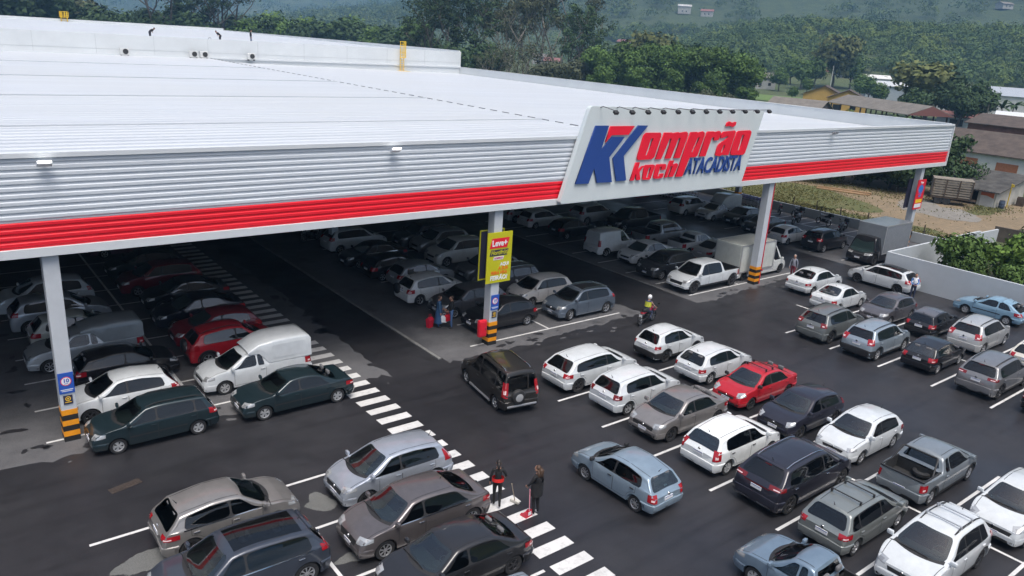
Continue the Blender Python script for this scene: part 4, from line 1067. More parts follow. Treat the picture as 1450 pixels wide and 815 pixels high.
# block M
car(22.77,42.9,180,'sedan',S_,(.014,.014,.018),'black sedan with chrome window line at the front of the shaded middle row',chrome=1,det=.6,R=.31)
car(23.3,46.6,0,'suv',(4.3,1.78,1.6),(.50,.52,.53),'white SUV behind the second middle column',det=.6)
car(22.68,39.95,0,'hatch',H_,BLK_,'black hatchback with glowing tail lamp next to the silver hatchback',det=.6)
car(23.33,37.9,0,'hatch',(3.95,1.7,1.46),(.36,.38,.40),'silver-grey hatchback next to the white one carrying a spare wheel',metal=.5,det=.6)
car(22.45,35.2,0,'hatch',(4.05,1.66,1.56),(.66,.67,.66),'white hatchback with dark spare wheel on its tailgate behind the two shoppers',spare=1,spare_y=.45,R=.32,rim='alloy_5',doors=1)
car(23.09,32.6,180,'hatch',(4.3,1.72,1.48),(.13,.13,.14),'dark grey hatchback right behind the two shoppers with bags',metal=.5,rim='alloy_7')
car(23.30,29.95,180,'hatch',(3.95,1.7,1.46),BLK_,'glossy black hatchback behind the column with the lime banner',rim='alloy_6')
car(28.16,45.6,180,'suv',(4.3,1.8,1.62),(.05,.055,.06),'dark grey SUV deepest in the middle row behind the silver SUV',det=.6)
car(28.4,43.7,180,'suv',(4.2,1.78,1.6),(.38,.40,.42),'silver SUV behind the cream boxy SUV in the middle row',metal=.4,det=.6)
car(27.94,40.9,180,'suv',(4.24,1.8,1.68),(.55,.56,.54),'cream boxy SUV left of the lime banner in the shade',sq=.4,R=.34,det=.6)
car(27.79,37.2,180,'hatch',(4.1,1.72,1.5),(.16,.17,.18),'grey hatchback hidden behind the lime banner',metal=.4,det=.6)
car(27.32,34.7,180,'wagon',(4.2,1.7,1.5),(.16,.16,.17),'dark grey wagon right of the lime banner with chrome rails',metal=.4,det=.6,rails='chrome')
car(27.77,32.1,180,'hatch',(3.95,1.7,1.53),(.60,.58,.55),'cream hatchback between the dark wagon and the blue-grey SUV',quarter=0,tail=.4,hl=.85,doors=1)
car(28.38,29.4,180,'suv',(4.2,1.76,1.57),(.12,.15,.19),'blue-grey SUV with black roof at the end of the middle block',metal=.4,roof=(.015,.015,.017),steer=18,rim='alloy_5',R=.33,rails='chrome',hl=.95)
# block N
car(39.9,49.2,0,'hatch',H_,(.45,.46,.47),'white hatchback farthest left in the shaded third block',det=.6)
car(39.95,46.6,0,'hatch',H_,(.62,.63,.63),'white hatchback under the lower left corner of the big sign',det=.6)
car(45.3,46.2,0,'suv',(4.3,1.8,1.62),(.46,.48,.50),'pale SUV showing only its wheels below the sign edge',det=.6,R=.34)
car(40.1,43.0,0,'hatch',H_,(.014,.014,.016),'black hatchback between the white hatchback and the white delivery van',det=.6)
car(39.5,38.05,0,'van',(4.2,1.75,1.85),(.64,.66,.66),'small white delivery van seen from behind in the shaded third block',name='delivery_van',cat='van',clad=1,det=.6,doors=1)
car(46.7,42.9,180,'pickup',(5.2,1.83,1.78),(.02,.02,.023),'black double-cab pickup behind the small white delivery van',name='pickup_truck',cat='pickup',R=.37,cab=1.75,sill=.36,hood=.9,det=.6)
car(45.2,38.4,0,'pickup',(5.2,1.83,1.78),(.36,.38,.40),'silver double-cab pickup with open bed in the shade',name='pickup_truck',cat='pickup',metal=.4,R=.37,cab=1.75,sill=.36,hood=.9,det=.6)
car(40.1,35.3,180,'sedan',(4.2,1.72,1.47),(.60,.62,.63),'white sedan facing us between the delivery van and the black SUV',det=.6)
car(38.99,32.3,180,'suv',(4.4,1.8,1.6),(.03,.032,.035),'black crossover beside the large white pickup',rim='alloy_7',R=.33,chrome=1)
car(39.03,29.35,180,'pickup',(5.25,1.85,1.8),W_,'large white double-cab pickup with black grille at the end of the third block',name='pickup_truck',cat='pickup',R=.39,cab=1.75,sill=.38,hood=.92,rim='dark_6',grille=(.5,.46,.66),clad=1)
car(45.7,35.6,0,'pickup',(4.4,1.66,1.5),(.55,.57,.58),'small white pickup cab seen between the silver pickup and pale sedan',name='pickup_truck',cat='pickup',single=1,cab=1.1,det=.6)
car(45.6,33.3,0,'sedan',(4.2,1.68,1.45),(.42,.44,.45),'pale grey sedan behind the white box van',metal=.3,det=.6)
car(44.7,29.75,0,'boxvan',(5.6,1.95,2.25),(.60,.62,.60),'white box van with cream cargo body beside the column with red pipe',name='box_van',cat='van',box=(-2.8,.95,.62,2.48,2.05),hl=.72,ws=.62,R=.33,cab=.62,boxc=(.55,.57,.53),rim='steel_5')
# block O
car(56.6,45.2,0,'suv',(4.25,1.76,1.62),(.58,.59,.59),'white wagon near the red stand at the right end of the shade',det=.6)
car(57.3,42.5,180,'capper',(4.6,1.7,1.5),(.62,.64,.65),'white pickup with square white box near the far yellow column',name='panel_pickup',cat='pickup',single=1,cab=.85,cz=2.2,det=.6)
car(58.1,40.2,180,'sedan',(4.5,1.78,1.48),(.02,.02,.022),'black sedan with glossy hood beside the white boxed pickup',det=.6)
car(56.75,37.2,180,'sedan',S_,(.025,.028,.03),'dark sedan half hidden by the column with red pipe',det=.6)
car(55.73,34.1,0,'hatch',(3.85,1.65,1.44),(.64,.65,.65),'white hatchback between the red pipe and the black SUV',det=.6,doors=1)
car(56.6,31.4,0,'suv',(4.3,1.78,1.66),(.018,.018,.022),'black SUV parked beside the grey box truck',R=.34,rim='alloy_5',rails=1)
car(57.35,27.6,180,'truck',(5.4,2.05,2.05),(.014,.014,.016),'black cab box truck with tall grey cargo body under the right column',name='box_truck',cat='truck',box=(-2.72,1.2,.75,2.9,2.1),boxc=(.23,.25,.27),hl=.32,ws=.5,R=.40,cab=.75,rim='steel_5')
# lane
car(18.33,23.45,81,'minivan',(4.2,1.72,1.83),(.026,.024,.022),'dark brown minivan with tailgate spare wheel driving in under the canopy',name='minivan',cat='car',spare='rim',spare_y=.18,rails='chrome',R=.31,rim='alloy_5',metal=.2,rpz=.5,antenna=0,split=1,steps=1)
car(17.65,15.3,92,'hatch',(3.79,1.63,1.43),(.27,.35,.42),'light blue-silver hatchback driving up the lane past the parked cars',metal=.4,black_handles=1,rim='alloy_8',R=.28,tail=.42,rg_light=1,tl=(24,52,.62,.88),rpz=.64,black_mirror=1)
car(17.98,8.3,92,'pickup',(4.46,1.68,1.48),(.19,.26,.33),'blue-grey small pickup in the lane cut off by the bottom edge',name='pickup_truck',cat='pickup',single=1,cab=.62,metal=.4,rim='cap_6',R=.29,hl=1.12,ws=.62)
# block R1 left column
car(22.83,22.5,0,'hatch',(4.45,1.78,1.48),W_,'white hatchback with sloping tail, first in the row facing the minivan',rim='dark_5',R=.33,tail=.62,tl=(26,66,.74,.90))
car(22.97,19.85,0,'hatch',(4.05,1.73,1.52),W_,'white hatchback with dark square tail lamps beside the grey sedan',rim='alloy_7',tl=(26,60,.74,.92),tl_dark=1,tail=.40)
car(22.85,17.4,180,'sedan',(4.24,1.72,1.46),(.27,.255,.245),'grey sedan with black grille and blue plate between two white hatchbacks',metal=.5,rim='dark_6',grille=(.52,.42,.64),R=.31)
car(22.68,14.7,0,'hatch',(4.02,1.72,1.52),(.70,.73,.73),'white hatchback with tall red tail lamps beside the black SUV',rim='cap_7',tl=(30,56,.66,.98),tail=.42,rg_light=1,black_handles=1)
car(22.73,12.1,0,'suv',(4.65,1.88,1.66),NAVY,'large glossy black SUV with chrome roof rails among the white hatchbacks',rails='chrome',chrome=1,rim='dark_5',R=.36,lid='dark',metal=.2,chin=1,tl=(14,66,.84,.95),tl_dark=1,tail=.68)
car(22.28,9.6,0,'wagon',(4.12,1.66,1.48),(.24,.26,.25),'grey-green station wagon with black roof bars',bars=1,rim='alloy_7',metal=.45,tl=(22,62,.72,.88),R=.30,rpz=.70)
car(22.36,7.2,180,'suv',(4.06,1.73,1.62),W_,'white tall hatchback with pale roof bars at the bottom right',bars='alloy',rails=1,clad=1,rim='dark_6',R=.33,quarter=1,hl=.9,ws=.85)
car(21.95,3.9,180,'hatch',H_,(.11,.115,.12),'dark grey car cut off at the bottom right corner',metal=.4)
# block R1 right column
car(28.40,22.75,0,'hatch',(3.68,1.58,1.5),W_,'small white hatchback with black bumper alone at the head of its row',clad=1,blackbump=1,rim='steel_6',tl=(28,56,.72,.86),tail=.42,rb=.5)
car(28.37,20.0,0,'hatch',(3.9,1.66,1.46),W_,'white hatchback with dark rear glass whose nose meets the red sedan',rim='alloy_6',tl=(28,58,.66,.82))
car(27.91,17.42,180,'sedan',(4.17,1.64,1.42),RED,'red sedan with black roof bars amid the white cars',bars=1,rim='steel_5',R=.28,black_mirror=1,head=(20,60,.02,.17,.05))
car(27.34,14.8,180,'hatch',(3.95,1.68,1.46),(.018,.018,.028),'blue-black hatchback with round bright headlamps next to the red sedan',head=(24,58,.0,.15,.05),tl=(26,60,.85,1.15),rim='dark_5')
car(27.56,12.4,180,'hatch',(3.9,1.66,1.46),W_,'white hatchback facing us beside the blue-black one',rim='alloy_6',head=(22,58,.01,.13,.04))
car(27.37,9.65,0,'pickup',(4.48,1.7,1.56),(.24,.27,.29),'grey-silver small pickup with open bed holding a tyre',name='pickup_truck',cat='pickup',single=1,cab=1.3,rollbar=1,metal=.4,clad=1,rim='alloy_6',R=.32,tl=(32,56,.62,.86))
car(27.29,6.76,180,'hatch',(3.93,1.7,1.52),W_,'white hatchback with wide black grille at the right edge',grille=(.56,.44,.62),rim='dark_6',head=(24,62,.02,.17,.06),fog=2)
# block R2
car(38.50,20.1,0,'suv',(4.24,1.8,1.66),(.15,.165,.165),'grey-green boxy SUV at the head of the second right block',clad=1,rails=1,sq=.4,R=.35,rim='dark_5',metal=.3,tl=(24,52,.82,1.0),tl_dark=1)
car(38.46,17.5,0,'suv',(4.25,1.77,1.66),(.30,.36,.41),'silver-blue SUV with red tail lamps next to the boxy SUV',metal=.4,clad=1,blackbump=1,rails=1,R=.34,rim='alloy_7',tl=(24,54,.78,1.02))
car(39.35,14.95,0,'hatch',(3.85,1.65,1.44),BLK_,'black hatchback between the silver-blue SUV and the dark grey SUV',rim='alloy_6',R=.29,rg_light=1)
car(39.20,12.1,0,'suv',(4.4,1.82,1.65),(.20,.20,.205),'dark grey SUV with chrome plate trim near the right edge',metal=.4,rails=1,R=.35,rim='dark_5',tl=(16,60,.84,.94),tl_dark=1,clad=1)
car(39.07,9.4,0,'hatch',H_,BLK_,'black car only just showing at the right edge')
car(45.48,25.4,0,'sedan',(4.28,1.7,1.46),W_,'white sedan beside the man in dark red trousers',tl=(28,62,.70,.84),rim='alloy_6')
car(43.6,22.6,0,'sedan',(4.0,1.65,1.43),W_,'white sedan with black window frames in front of the grey hatchback',rim='cap_6',rg_light=1,tl=(30,60,.64,.84),R=.29)
car(44.1,19.8,180,'hatch',(3.95,1.68,1.48),(.12,.115,.125),'plum-grey hatchback beside the attendant in white and blue',metal=.45,rg_light=1)
car(44.34,17.3,0,'hatch',(3.64,1.55,1.44),(.016,.016,.018),'small square black hatchback with yellowed plate behind the plum-grey one',sq=.85,tail=.28,R=.27,rim='steel_5',roof=(.10,.10,.11))
car(44.56,14.95,0,'suv',(4.25,1.77,1.66),(.44,.45,.45),'pale silver SUV near the old blue coupe',metal=.3,rails=1,R=.34,rim='alloy_7',tl=(24,54,.78,1.02))
car(44.3,11.9,0,'hatch',H_,(.60,.58,.52),'cream hatchback at the right edge behind the dark grey SUV')
# along the boundary wall
car(50.7,23.5,90,'hatch',(4.28,1.8,1.5),W_,'white hatchback with black glass roof along the grey wall',sunroof=1,rim='dark_6',R=.32,tl=(28,62,.74,.96),tail=.5)
car(50.6,16.7,90,'hatch',(3.82,1.6,1.37),SKYB,'faded light blue old two-door coupe along the grey wall',sq=.8,two_door=1,rim='cap_6',R=.28,tail=.75,strip=1,hl=1.15)
# a tyre in the pickup bed
t=empty('spare_tyre',(26.4,9.5,.66),.4,'black loose tyre lying in the grey-silver pickup bed','tyre')
b=MB(); b.lathe([(.17,-.09),(.24,-.1),(.30,-.06),(.31,0),(.30,.06),(.24,.1),(.17,.09),(.17,-.09)],22,'z',(0,0,.1)); b.build('tread',RUBBER,t,40)
b=MB(); b.lathe([(.001,.12),(.17,.12),(.17,.06)],18,'z'); b.build('rim',HUBCAP,t)
# ---------------------------------------------------------------- people
SKIN=mat('skin',(.40,.22,.15),.6); HAIRD=mat('hair_dark',(.018,.013,.011),.6); HAIRB=mat('hair_brown',(.06,.032,.018),.6); SHOEW=mat('shoe_white',(.62,.62,.62),.6); SHOED=mat('shoe_dark',(.03,.03,.03),.6)
def cloth(c): return mat('cloth',c,.85,noise=.15,nscale=7.)
def person(x,y,z,face,label,top,bottom,hair='short',h=1.68,shoes=SHOED,skirt=False,lean=0.,arms=None,legs=None,haircol=HAIRD,sleeve=None,helmet=None,vest=None,seat=False,head_turn=0.,group=None):
    k=h/1.7; e=empty('person',(x,y,z),R_(face),label,'person',group)
    def T(p):      # lean the upper body about the hips
        px,py,pz=p
        if pz>.95:
            a=lean; dz=pz-.95; return (px+math.sin(a)*dz,py,.95+dz*math.cos(a))
        return p
    # joints: x forward, y left
    J={}; E_=[]; names=[]
    def add(n,p,r,par,reg,t=True):
        J[n]=len(names); names.append((n,Vector(T(p) if t else p)*k,r*k,reg))
        if par: E_.append((J[par],J[n]))
    add('pelvis',(0,0,.95),.135,None,'b'); add('waist',(.01,0,1.10),.115,'pelvis','t'); add('chest',(.0,0,1.28),.135,'waist','t'); add('neckb',(-.01,0,1.43),.075,'chest','t'); add('neck',(.0,0,1.49),.05,'neckb','s'); add('skull',(.015,0,1.57),.06,'neck','s')
    A=arms or {}
    for s,nm in((1,'l'),(-1,'r')):
        add('sh'+nm,(-.01,s*.165,1.395),.065,'neckb','t')
        el=A.get(nm,((0,.235,1.12),(.06,.235,.88)))
        (ex,ey,ez),(wx,wy,wz)=el
        add('el'+nm,(ex,s*ey,ez),.045,'sh'+nm,'a'); add('wr'+nm,(wx,s*wy,wz),.03,'el'+nm,'a')
        d=(Vector((wx,s*wy,wz))-Vector((ex,s*ey,ez))).normalized()
        hp=Vector((wx,s*wy,wz))+d*.075
        add('ha'+nm,tuple(hp),.034,'wr'+nm,'s')
    Lg=legs or {}
    for s,nm in((1,'l'),(-1,'r')):
        (kx,ky,kz),(ax,ay,az)=Lg.get(nm,((.02,.10,.50),(-.02,.10,.09)))
        add('hip'+nm,(0,s*.09,.88),.095,'pelvis','b'); add('kn'+nm,(kx,s*ky,kz),.062,'hip'+nm,'b',False); add('an'+nm,(ax,s*ay,az),.042,'kn'+nm,'b',False); add('toe'+nm,(ax+.15,s*(ay+.02),az-.05),.035,'an'+nm,'f',False)
    me=bpy.data.meshes.new('b'); me.from_pydata([n[1] for n in names],E_,[]); o=bpy.data.objects.new('b',me); col.objects.link(o)
    o.modifiers.new('s','SKIN'); o.modifiers.new('u','SUBSURF').levels=1
    for v,n in zip(me.skin_vertices[0].data,names):
        r=n[2]; v.radius=(r*.95,r*.95)
        if n[0] in('pelvis','waist','chest'): v.radius=(r*.85,r*1.25) if True else v.radius
        v.use_root=n[0]=='pelvis'
    dg=bpy.context.evaluated_depsgraph_get(); m2=bpy.data.meshes.new_from_object(o.evaluated_get(dg)); bpy.data.objects.remove(o)
    V=[v.co.copy() for v in m2.vertices]; F=[tuple(p.vertices) for p in m2.polygons]; bpy.data.meshes.remove(m2)
    mats=[cloth(top),cloth(bottom),SKIN,shoes,cloth(sleeve) if sleeve else (cloth(top))]
    ri={'t':0,'b':1,'s':2,'f':3,'a':4}; regs=[ri[n[3]] for n in names]
    segs=[(names[a][1],names[b][1],regs[b]) for a,b in E_]
    def near(c):
        best=(9,0)
        for a,b,r in segs:
            ab=b-a; t=max(0,min(1,(c-a).dot(ab)/ab.length_squared)); d=(a+ab*t-c).length
            if d<best[0]: best=(d,r)
        return best[1]
    mb=MB()
    for f in F:
        pass
    mi=[near(sum((V[i] for i in f),Vector())/len(f)) for f in F]
    mb.v=[tuple(v) for v in V]; mb.f=list(F); mb.mi=mi
    hc=names[J['skull']][1]+Vector((.012,0,.045))*k; lr=lean*.8
    hx=lambda p: (hc+Matrix.Rotation(lr,3,'Y')@Matrix.Rotation(R_(head_turn),3,'Z')@(Vector(p)*k))
    def ell(c,r,n=10,mm=8):
        vs=[];fs=[]
        for i in range(mm+1):
            a=math.pi*i/mm
            for j in range(n): vs.append((c[0]+r[0]*math.sin(a)*math.cos(2*math.pi*j/n),c[1]+r[1]*math.sin(a)*math.sin(2*math.pi*j/n),c[2]+r[2]*math.cos(a)))
        for i in range(mm):
            for j in range(n): fs.append((i*n+j,(i+1)*n+j,(i+1)*n+(j+1)%n,i*n+(j+1)%n))
        return vs,fs
    def headadd(M,c,r,mi_):
        vs,fs=ell(c,r); M.cur=mi_; M.add([tuple(hx(v)) for v in vs],fs)
    headadd(mb,(0,0,0),(.098,.078,.118),2); headadd(mb,(.045,0,-.055),(.05,.055,.055),2); headadd(mb,(.10,0,-.015),(.018,.014,.025),2)
    for s in(1,-1): headadd(mb,(0,s*.08,-.01),(.022,.012,.032),2)
    # fingers rooted in the palms
    for s,nm in((1,'l'),(-1,'r')):
        w,hnd=names[J['wr'+nm]][1],names[J['ha'+nm]][1]; d=(hnd-w).normalized(); a=d.cross(Vector((0,s,0))).normalized() if abs(d.y)<.9 else Vector((1,0,0)); n_=d.cross(a)
        mb.cur=2
        for i,(of,ln) in enumerate(((-.028,.065),(-.010,.08),(.010,.075),(.027,.058))):
            b0=hnd+a*of*k; b1=b0+d*ln*.6*k; b2=b1+(d*.5+n_*.8)*ln*.45*k; mb.tube([b0-d*.02*k,b1,b2],[.011*k,.010*k,.008*k],5)
        b0=w+d*.03*k-a*.025*k; mb.tube([b0,b0+(d*.4-a*.8)*.045*k,b0+(d*.9-a*.75)*.065*k],[.012*k,.011*k,.009*k],5)
    body=mb.build('body',mats,e,180)
    eye=MB()
    for s in(1,-1): vs,fs=ell((.087,s*.032,.012),(.012,.013,.009),6,4); eye.add([tuple(hx(v)) for v in vs],fs)
    vs,fs=ell((.092,0,-.062),(.008,.024,.006),6,4); eye.add([tuple(hx(v)) for v in vs],fs)
    eye.build('face_features',mat('eye_dark',(.05,.02,.02),.4),e)
    if helmet:
        m_=MB(); vs,fs=ell((-.005,0,.01),(.135,.12,.145)); m_.add([tuple(hx(v)) for v in vs],fs); m_.build('helmet',mat('helmet_white',(.7,.7,.7),.3,coat=.5),e,180)
        m_=MB(); vs,fs=ell((.075,0,.0),(.072,.095,.05)); m_.add([tuple(hx(v)) for v in vs],fs); m_.build('visor',GLASS,e,180)
    elif hair:
        m_=MB(); vs,fs=ell((-.022,0,.026),(.096,.088,.108)); m_.add([tuple(hx(v)) for v in vs],fs)
        if hair in('long','tail'):
            r0=.055 if hair=='tail' else .085
            pts=[hx((-.075,0,.05 if hair=='tail' else .0)),hx((-.125,0,-.03)),hx((-.13,0,-.16)),hx((-.11,0,-.32 if hair=='long' else -.27))]
            m_.tube(pts,[r0*k,r0*1.05*k,r0*.8*k,r0*.35*k],8)
            if hair=='long': m_.tube([hx((-.05,.05,.0)),hx((-.08,.07,-.16)),hx((-.09,.06,-.3))],[.05*k,.06*k,.03*k],7); m_.tube([hx((-.05,-.05,.0)),hx((-.08,-.07,-.16)),hx((-.09,-.06,-.3))],[.05*k,.06*k,.03*k],7)
        m_.build('hair',haircol,e,180)
    if skirt:
        m_=MB(); n=18; vs=[];fs=[]
        for i,(zz,rx,ry) in enumerate(((1.06,.135,.165),(.9,.165,.195),(.6,.2,.225),(.28,.225,.245))):
            for j in range(n): a=2*math.pi*j/n; q=1+.05*math.sin(5*a)*(i/3); vs.append((rx*q*math.cos(a)*k,ry*q*math.sin(a)*k,zz*k))
        fs=[(i*n+j,i*n+(j+1)%n,(i+1)*n+(j+1)%n,(i+1)*n+j) for i in range(3) for j in range(n)]
        m_.add(vs,fs); m_.build('dress_skirt',cloth(bottom),e,180)
    if vest:
        c,z0,z1,g_=vest; m_=MB(); n=16; vs=[]
        for zz in(z0,(z0+z1)/2,z1):
            for j in range(n): a=2*math.pi*j/n; p=T((.145*math.cos(a)*g_,.19*math.sin(a)*g_,zz)); vs.append((p[0]*k,p[1]*k,p[2]*k))
        fs=[(i*n+j,i*n+(j+1)%n,(i+1)*n+(j+1)%n,(i+1)*n+j) for i in range(2) for j in range(n)]
        m_.add(vs,fs); m_.build('garment',cloth(c),e,180)
    return e
BK=(.012,.012,.013)
walk=dict(l=((.10,.09,.50),(.02,.09,.09)),r=((-.02,.09,.48),(-.20,.09,.13)))
person(13.33,16.72,0,55,'woman in black with ponytail and red waist band on the crossing, holding a broom',BK,BK,'tail',1.64,SHOEW,legs=walk,arms=dict(l=((-.02,.24,1.14),(.06,.25,.92)),r=((.03,.27,1.16),(.20,.26,1.02))),vest=((.66,.02,.015),.98,1.11,1.06))
person(14.10,15.70,0,100,'woman in black with long brown hair on the crossing, red dustpan at her side',BK,BK,'long',1.72,SHOEW,haircol=HAIRB,arms=dict(l=((.07,.24,1.16),(.22,.20,1.02)),r=((-.02,.23,1.14),(.02,.23,.90))),vest=(BK,.72,1.20,1.16),head_turn=15)
# broom and long-handled dustpan the two women hold
e=empty('broom',(13.95,16.55,0),R_(200),'white-headed broom with pale handle held by the ponytailed woman','broom')
b=MB(); b.tube([(0,0,.06),(.52,.14,1.02)],.016,6); b.build('handle',mat('broom_wood',(.55,.45,.33),.6),e)
b=MB(); b.rbox((0,0,.07),(.12,.34,.12),None,.03); b.build('head',mat('broom_white',(.6,.58,.52),.9),e)
e=empty('dustpan',(13.83,15.82,0),R_(100),'red long-handled dustpan beside the long-haired woman','dustpan')
b=MB(); b.add([(-.14,-.15,0.01),(.14,-.15,.01),(.14,.15,.01),(-.14,.15,.01),(-.14,-.15,.24),(-.14,.15,.24),(.08,-.15,.12),(.08,.15,.12)],[(0,3,2,1),(0,4,5,3),(0,1,6,4),(3,5,7,2)]); b.build('pan',mat('pan_red',(.62,.02,.05),.5),e)
b=MB(); b.tube([(-.13,0,.1),(-.08,0,.98)],.018,6); b.build('handle',mat('pan_handle',(.62,.25,.30),.5),e)
b=MB(); b.box(-.148,-.142,-.07,.07,.08,.2); b.build('label_patch',WHITEP,e)
person(20.27,31.1,0,-25,'woman in blue dungarees by the grey hatchback, talking beside red bags',(.04,.10,.20),(.03,.09,.20),'short',1.70,SHOED,haircol=HAIRB,sleeve=(.05,.12,.22),skirt=True,arms=dict(l=((.06,.23,1.14),(.22,.18,1.0)),r=((0,.24,1.12),(.05,.25,.88))))
person(20.78,30.72,0,160,'person in black top and blue jeans holding bags near the banner column',BK,(.08,.15,.30),'short',1.72,SHOED,haircol=HAIRB,arms=dict(l=((.05,.23,1.14),(.20,.18,1.02)),r=((.05,.23,1.14),(.22,.16,.98))))
def bag(x,y,z,s,c,label,name='shopping_bag'):
    e=empty(name,(x,y,z),random.uniform(0,3),label,'bag'); w,d,h=s
    b=MB(); b.add([(-w/2*.85,-d/2*.7,0),(w/2*.85,-d/2*.7,0),(w/2*.85,d/2*.7,0),(-w/2*.85,d/2*.7,0),(-w/2,-d/2,h*.8),(w/2,-d/2,h*.8),(w/2,d/2,h*.8),(-w/2,d/2,h*.8),(-w/2*.9,-.01,h),(w/2*.9,-.01,h),(w/2*.9,.01,h),(-w/2*.9,.01,h)],[(0,3,2,1)]+[(i,(i+1)%4,4+(i+1)%4,4+i) for i in range(4)]+[(4+i,4+(i+1)%4,8+(i+1)%4,8+i) for i in range(4)]+[(8,9,10,11)]); b.build('bag_body',mat('bag_plastic',c,.5),e,40)
    b=MB(); b.tube([(-w*.25,0,h*.97),(-w*.18,0,h*1.3),(w*.18,0,h*1.3),(w*.25,0,h*.97)],.01,5); b.build('handle',mat('bag_plastic',c,.5),e)
bag(19.9,31.35,0,(.34,.26,.55),(.60,.012,.04),'red bag standing on the ground behind the woman in dungarees')
bag(20.42,30.83,.35,(.30,.12,.36),(.68,.70,.72),'white carrier bag hanging beside the woman in dungarees')
bag(20.60,30.80,.42,(.34,.22,.34),(.66,.012,.03),'red bag hanging between the two shoppers')
person(46.05,27.4,0,200,'man in grey patterned jumper and dark red trousers walking beside the white sedan',(.20,.21,.25),(.16,.02,.035),'short',1.72,SHOED,haircol=mat('hair_grey',(.25,.23,.22),.7),legs=walk)
person(49.55,20.95,0,215,'parking attendant in white shirt with blue sleeves behind the white hatchback',(.66,.68,.72),(.03,.04,.08),'short',1.70,SHOED,sleeve=(.10,.22,.50),arms=dict(l=((.06,.22,1.14),(.22,.10,1.06)),r=((.06,.22,1.14),(.22,.10,1.04))),vest=((.05,.10,.28),1.0,1.1,1.05))
person(63.9,28.25,0,120,'person in dark clothes leaning by the far right striped column',(.025,.025,.03),(.02,.02,.024),'short',1.70)
# roof crew
for x,y,f,l,arms_,lb in((23.9,99.0,20,1.15,dict(l=((.1,.22,1.14),(.2,.2,.92)),r=((.1,.22,1.14),(.2,.2,.92))),'bending worker on the upper roof, farthest left of the roof crew'),(31.9,99.2,200,1.05,dict(l=((.1,.22,1.14),(.2,.2,.92)),r=((.1,.22,1.14),(.2,.2,.92))),'bending worker in dark clothes beside the standing one on the roof'),(35.7,99.4,-30,.05,None,'standing worker in dark top and pale jeans on the upper roof')):
    person(x,y,11.76,f,lb,(.02,.02,.025),(.03,.03,.04) if l>.5 else (.16,.19,.25),'short',1.7,lean=l,arms=arms_,legs=dict(l=((.06,.14,.5),(0,.16,.09)),r=((.02,.12,.5),(-.1,.14,.09))))
e=empty('tool_bag',(30.6,99.0,11.76),0,'dark tool bag on the roof edge between the workers','bag')
b=MB(); b.rbox((0,0,.2),(.55,.35,.4),None,.08); b.build('bag_body',BLACKP,e,50); b=MB(); b.tube([(-.18,0,.4),(-.1,0,.58),(.1,0,.58),(.18,0,.4)],.02,6); b.build('handle',BLACKP,e)
# ---------------------------------------------------------------- motorcycles
def motorbike(x,y,hd,c,label,box=True,lean=8,plate=True):
    e=empty('motorcycle',(x,y,0),R_(hd),label,'motorcycle','motorcycles in the lot'); e.rotation_euler[0]=R_(lean)
    pm=paint(c)
    for wx in(.64,-.60):
        b=MB(); b.lathe([(.24,-.04),(.28,-.05),(.305,0),(.28,.05),(.24,.04),(.24,-.04)],20,'y'); w=b.build('wheel',RUBBER,e,40,(wx,0,.305))
        b=MB(); b.lathe([(.235,-.015),(.25,0),(.235,.015)],18,'y')
        for i in range(6): a=i*math.pi/3; b.tube([(0,0,0),(.24*math.cos(a),0,.24*math.sin(a))],.012,4)
        b.lathe([(.001,-.05),(.05,-.05),(.05,.05),(.001,.05)],10,'y'); b.build('rim',ALLOY,w,40)
    b=MB(); b.rbox((.05,0,.42),(.36,.24,.30),None,.05); b.tube([(-.6,.07,.305),(.0,.08,.42)],.025,6); b.tube([(-.6,-.07,.305),(.0,-.08,.42)],.025,6); b.tube([(.1,.14,.3),(-.35,.15,.3),(-.72,.15,.42)],.04,7); b.build('engine',BLACKP,e,40)
    b=MB(); b.tube([(.64,.06,.305),(.42,.06,.86)],.025,6); b.tube([(.64,-.06,.305),(.42,-.06,.86)],.025,6); b.build('fork',CHROME,e)
    b=MB(); b.tube([(.48,0,.74),(.30,0,.84),(.05,0,.80),(-.02,0,.74)],[.07,.13,.14,.08],10); b.rbox((-.42,0,.72),(.42,.18,.10),None,.04); b.rbox((.66,0,.63),(.36,.10,.04),None,.015); b.build('fairing',pm,e,50)
    b=MB(); b.tube([(.02,0,.80),(-.22,0,.80),(-.58,0,.86)],[.09,.12,.09],10); b.build('seat',BLACKP,e,50)
    b=MB(); b.tube([(.36,-.36,.98),(.44,-.15,.99),(.44,.15,.99),(.36,.36,.98)],.016,6)
    for s in(1,-1): b.tube([(.40,s*.26,.98),(.42,s*.32,1.14)],.008,5); b.rbox((.42,s*.34,1.17),(.02,.12,.08),None,.01)
    b.build('handlebar',BLACKP,e,40)
    b=MB(); b.rbox((.54,0,.86),(.14,.18,.18),None,.05); b.build('headlight',CLEARL,e,40)
    b=MB(); b.rbox((-.68,0,.74),(.06,.14,.09),None,.02); b.build('tail_light',REDL,e)
    if plate: b=MB(); b.rbox((-.74,0,.58),(.015,.19,.15),None,.003); b.build('number_plate',PLATE,e)
    if box: b=MB(); b.rbox((-.66,0,1.04),(.40,.42,.32),None,.06); b.build('top_box',BLACKP,e,40)
    return e
motorbike(65.0,41.2,40,(.30,.01,.02),'red motorcycle nearest the column with the red pipe',False)
motorbike(65.1,39.4,60,(.03,.02,.02),'black motorcycle with top box by the low wall, next to the red one')
motorbike(64.9,36.5,75,(.35,.36,.36),'silver motorcycle with top box second from the box truck')
motorbike(65.0,34.4,20,(.05,.10,.30),'blue motorcycle with top box beside the grey box truck')
motorbike(62.7,37.9,10,(.25,.26,.27),'grey motorcycle parked away from the wall behind the black SUV',False)
motorbike(62.9,33.8,15,(.02,.02,.02),'black motorcycle between the black SUV and the wall',False)
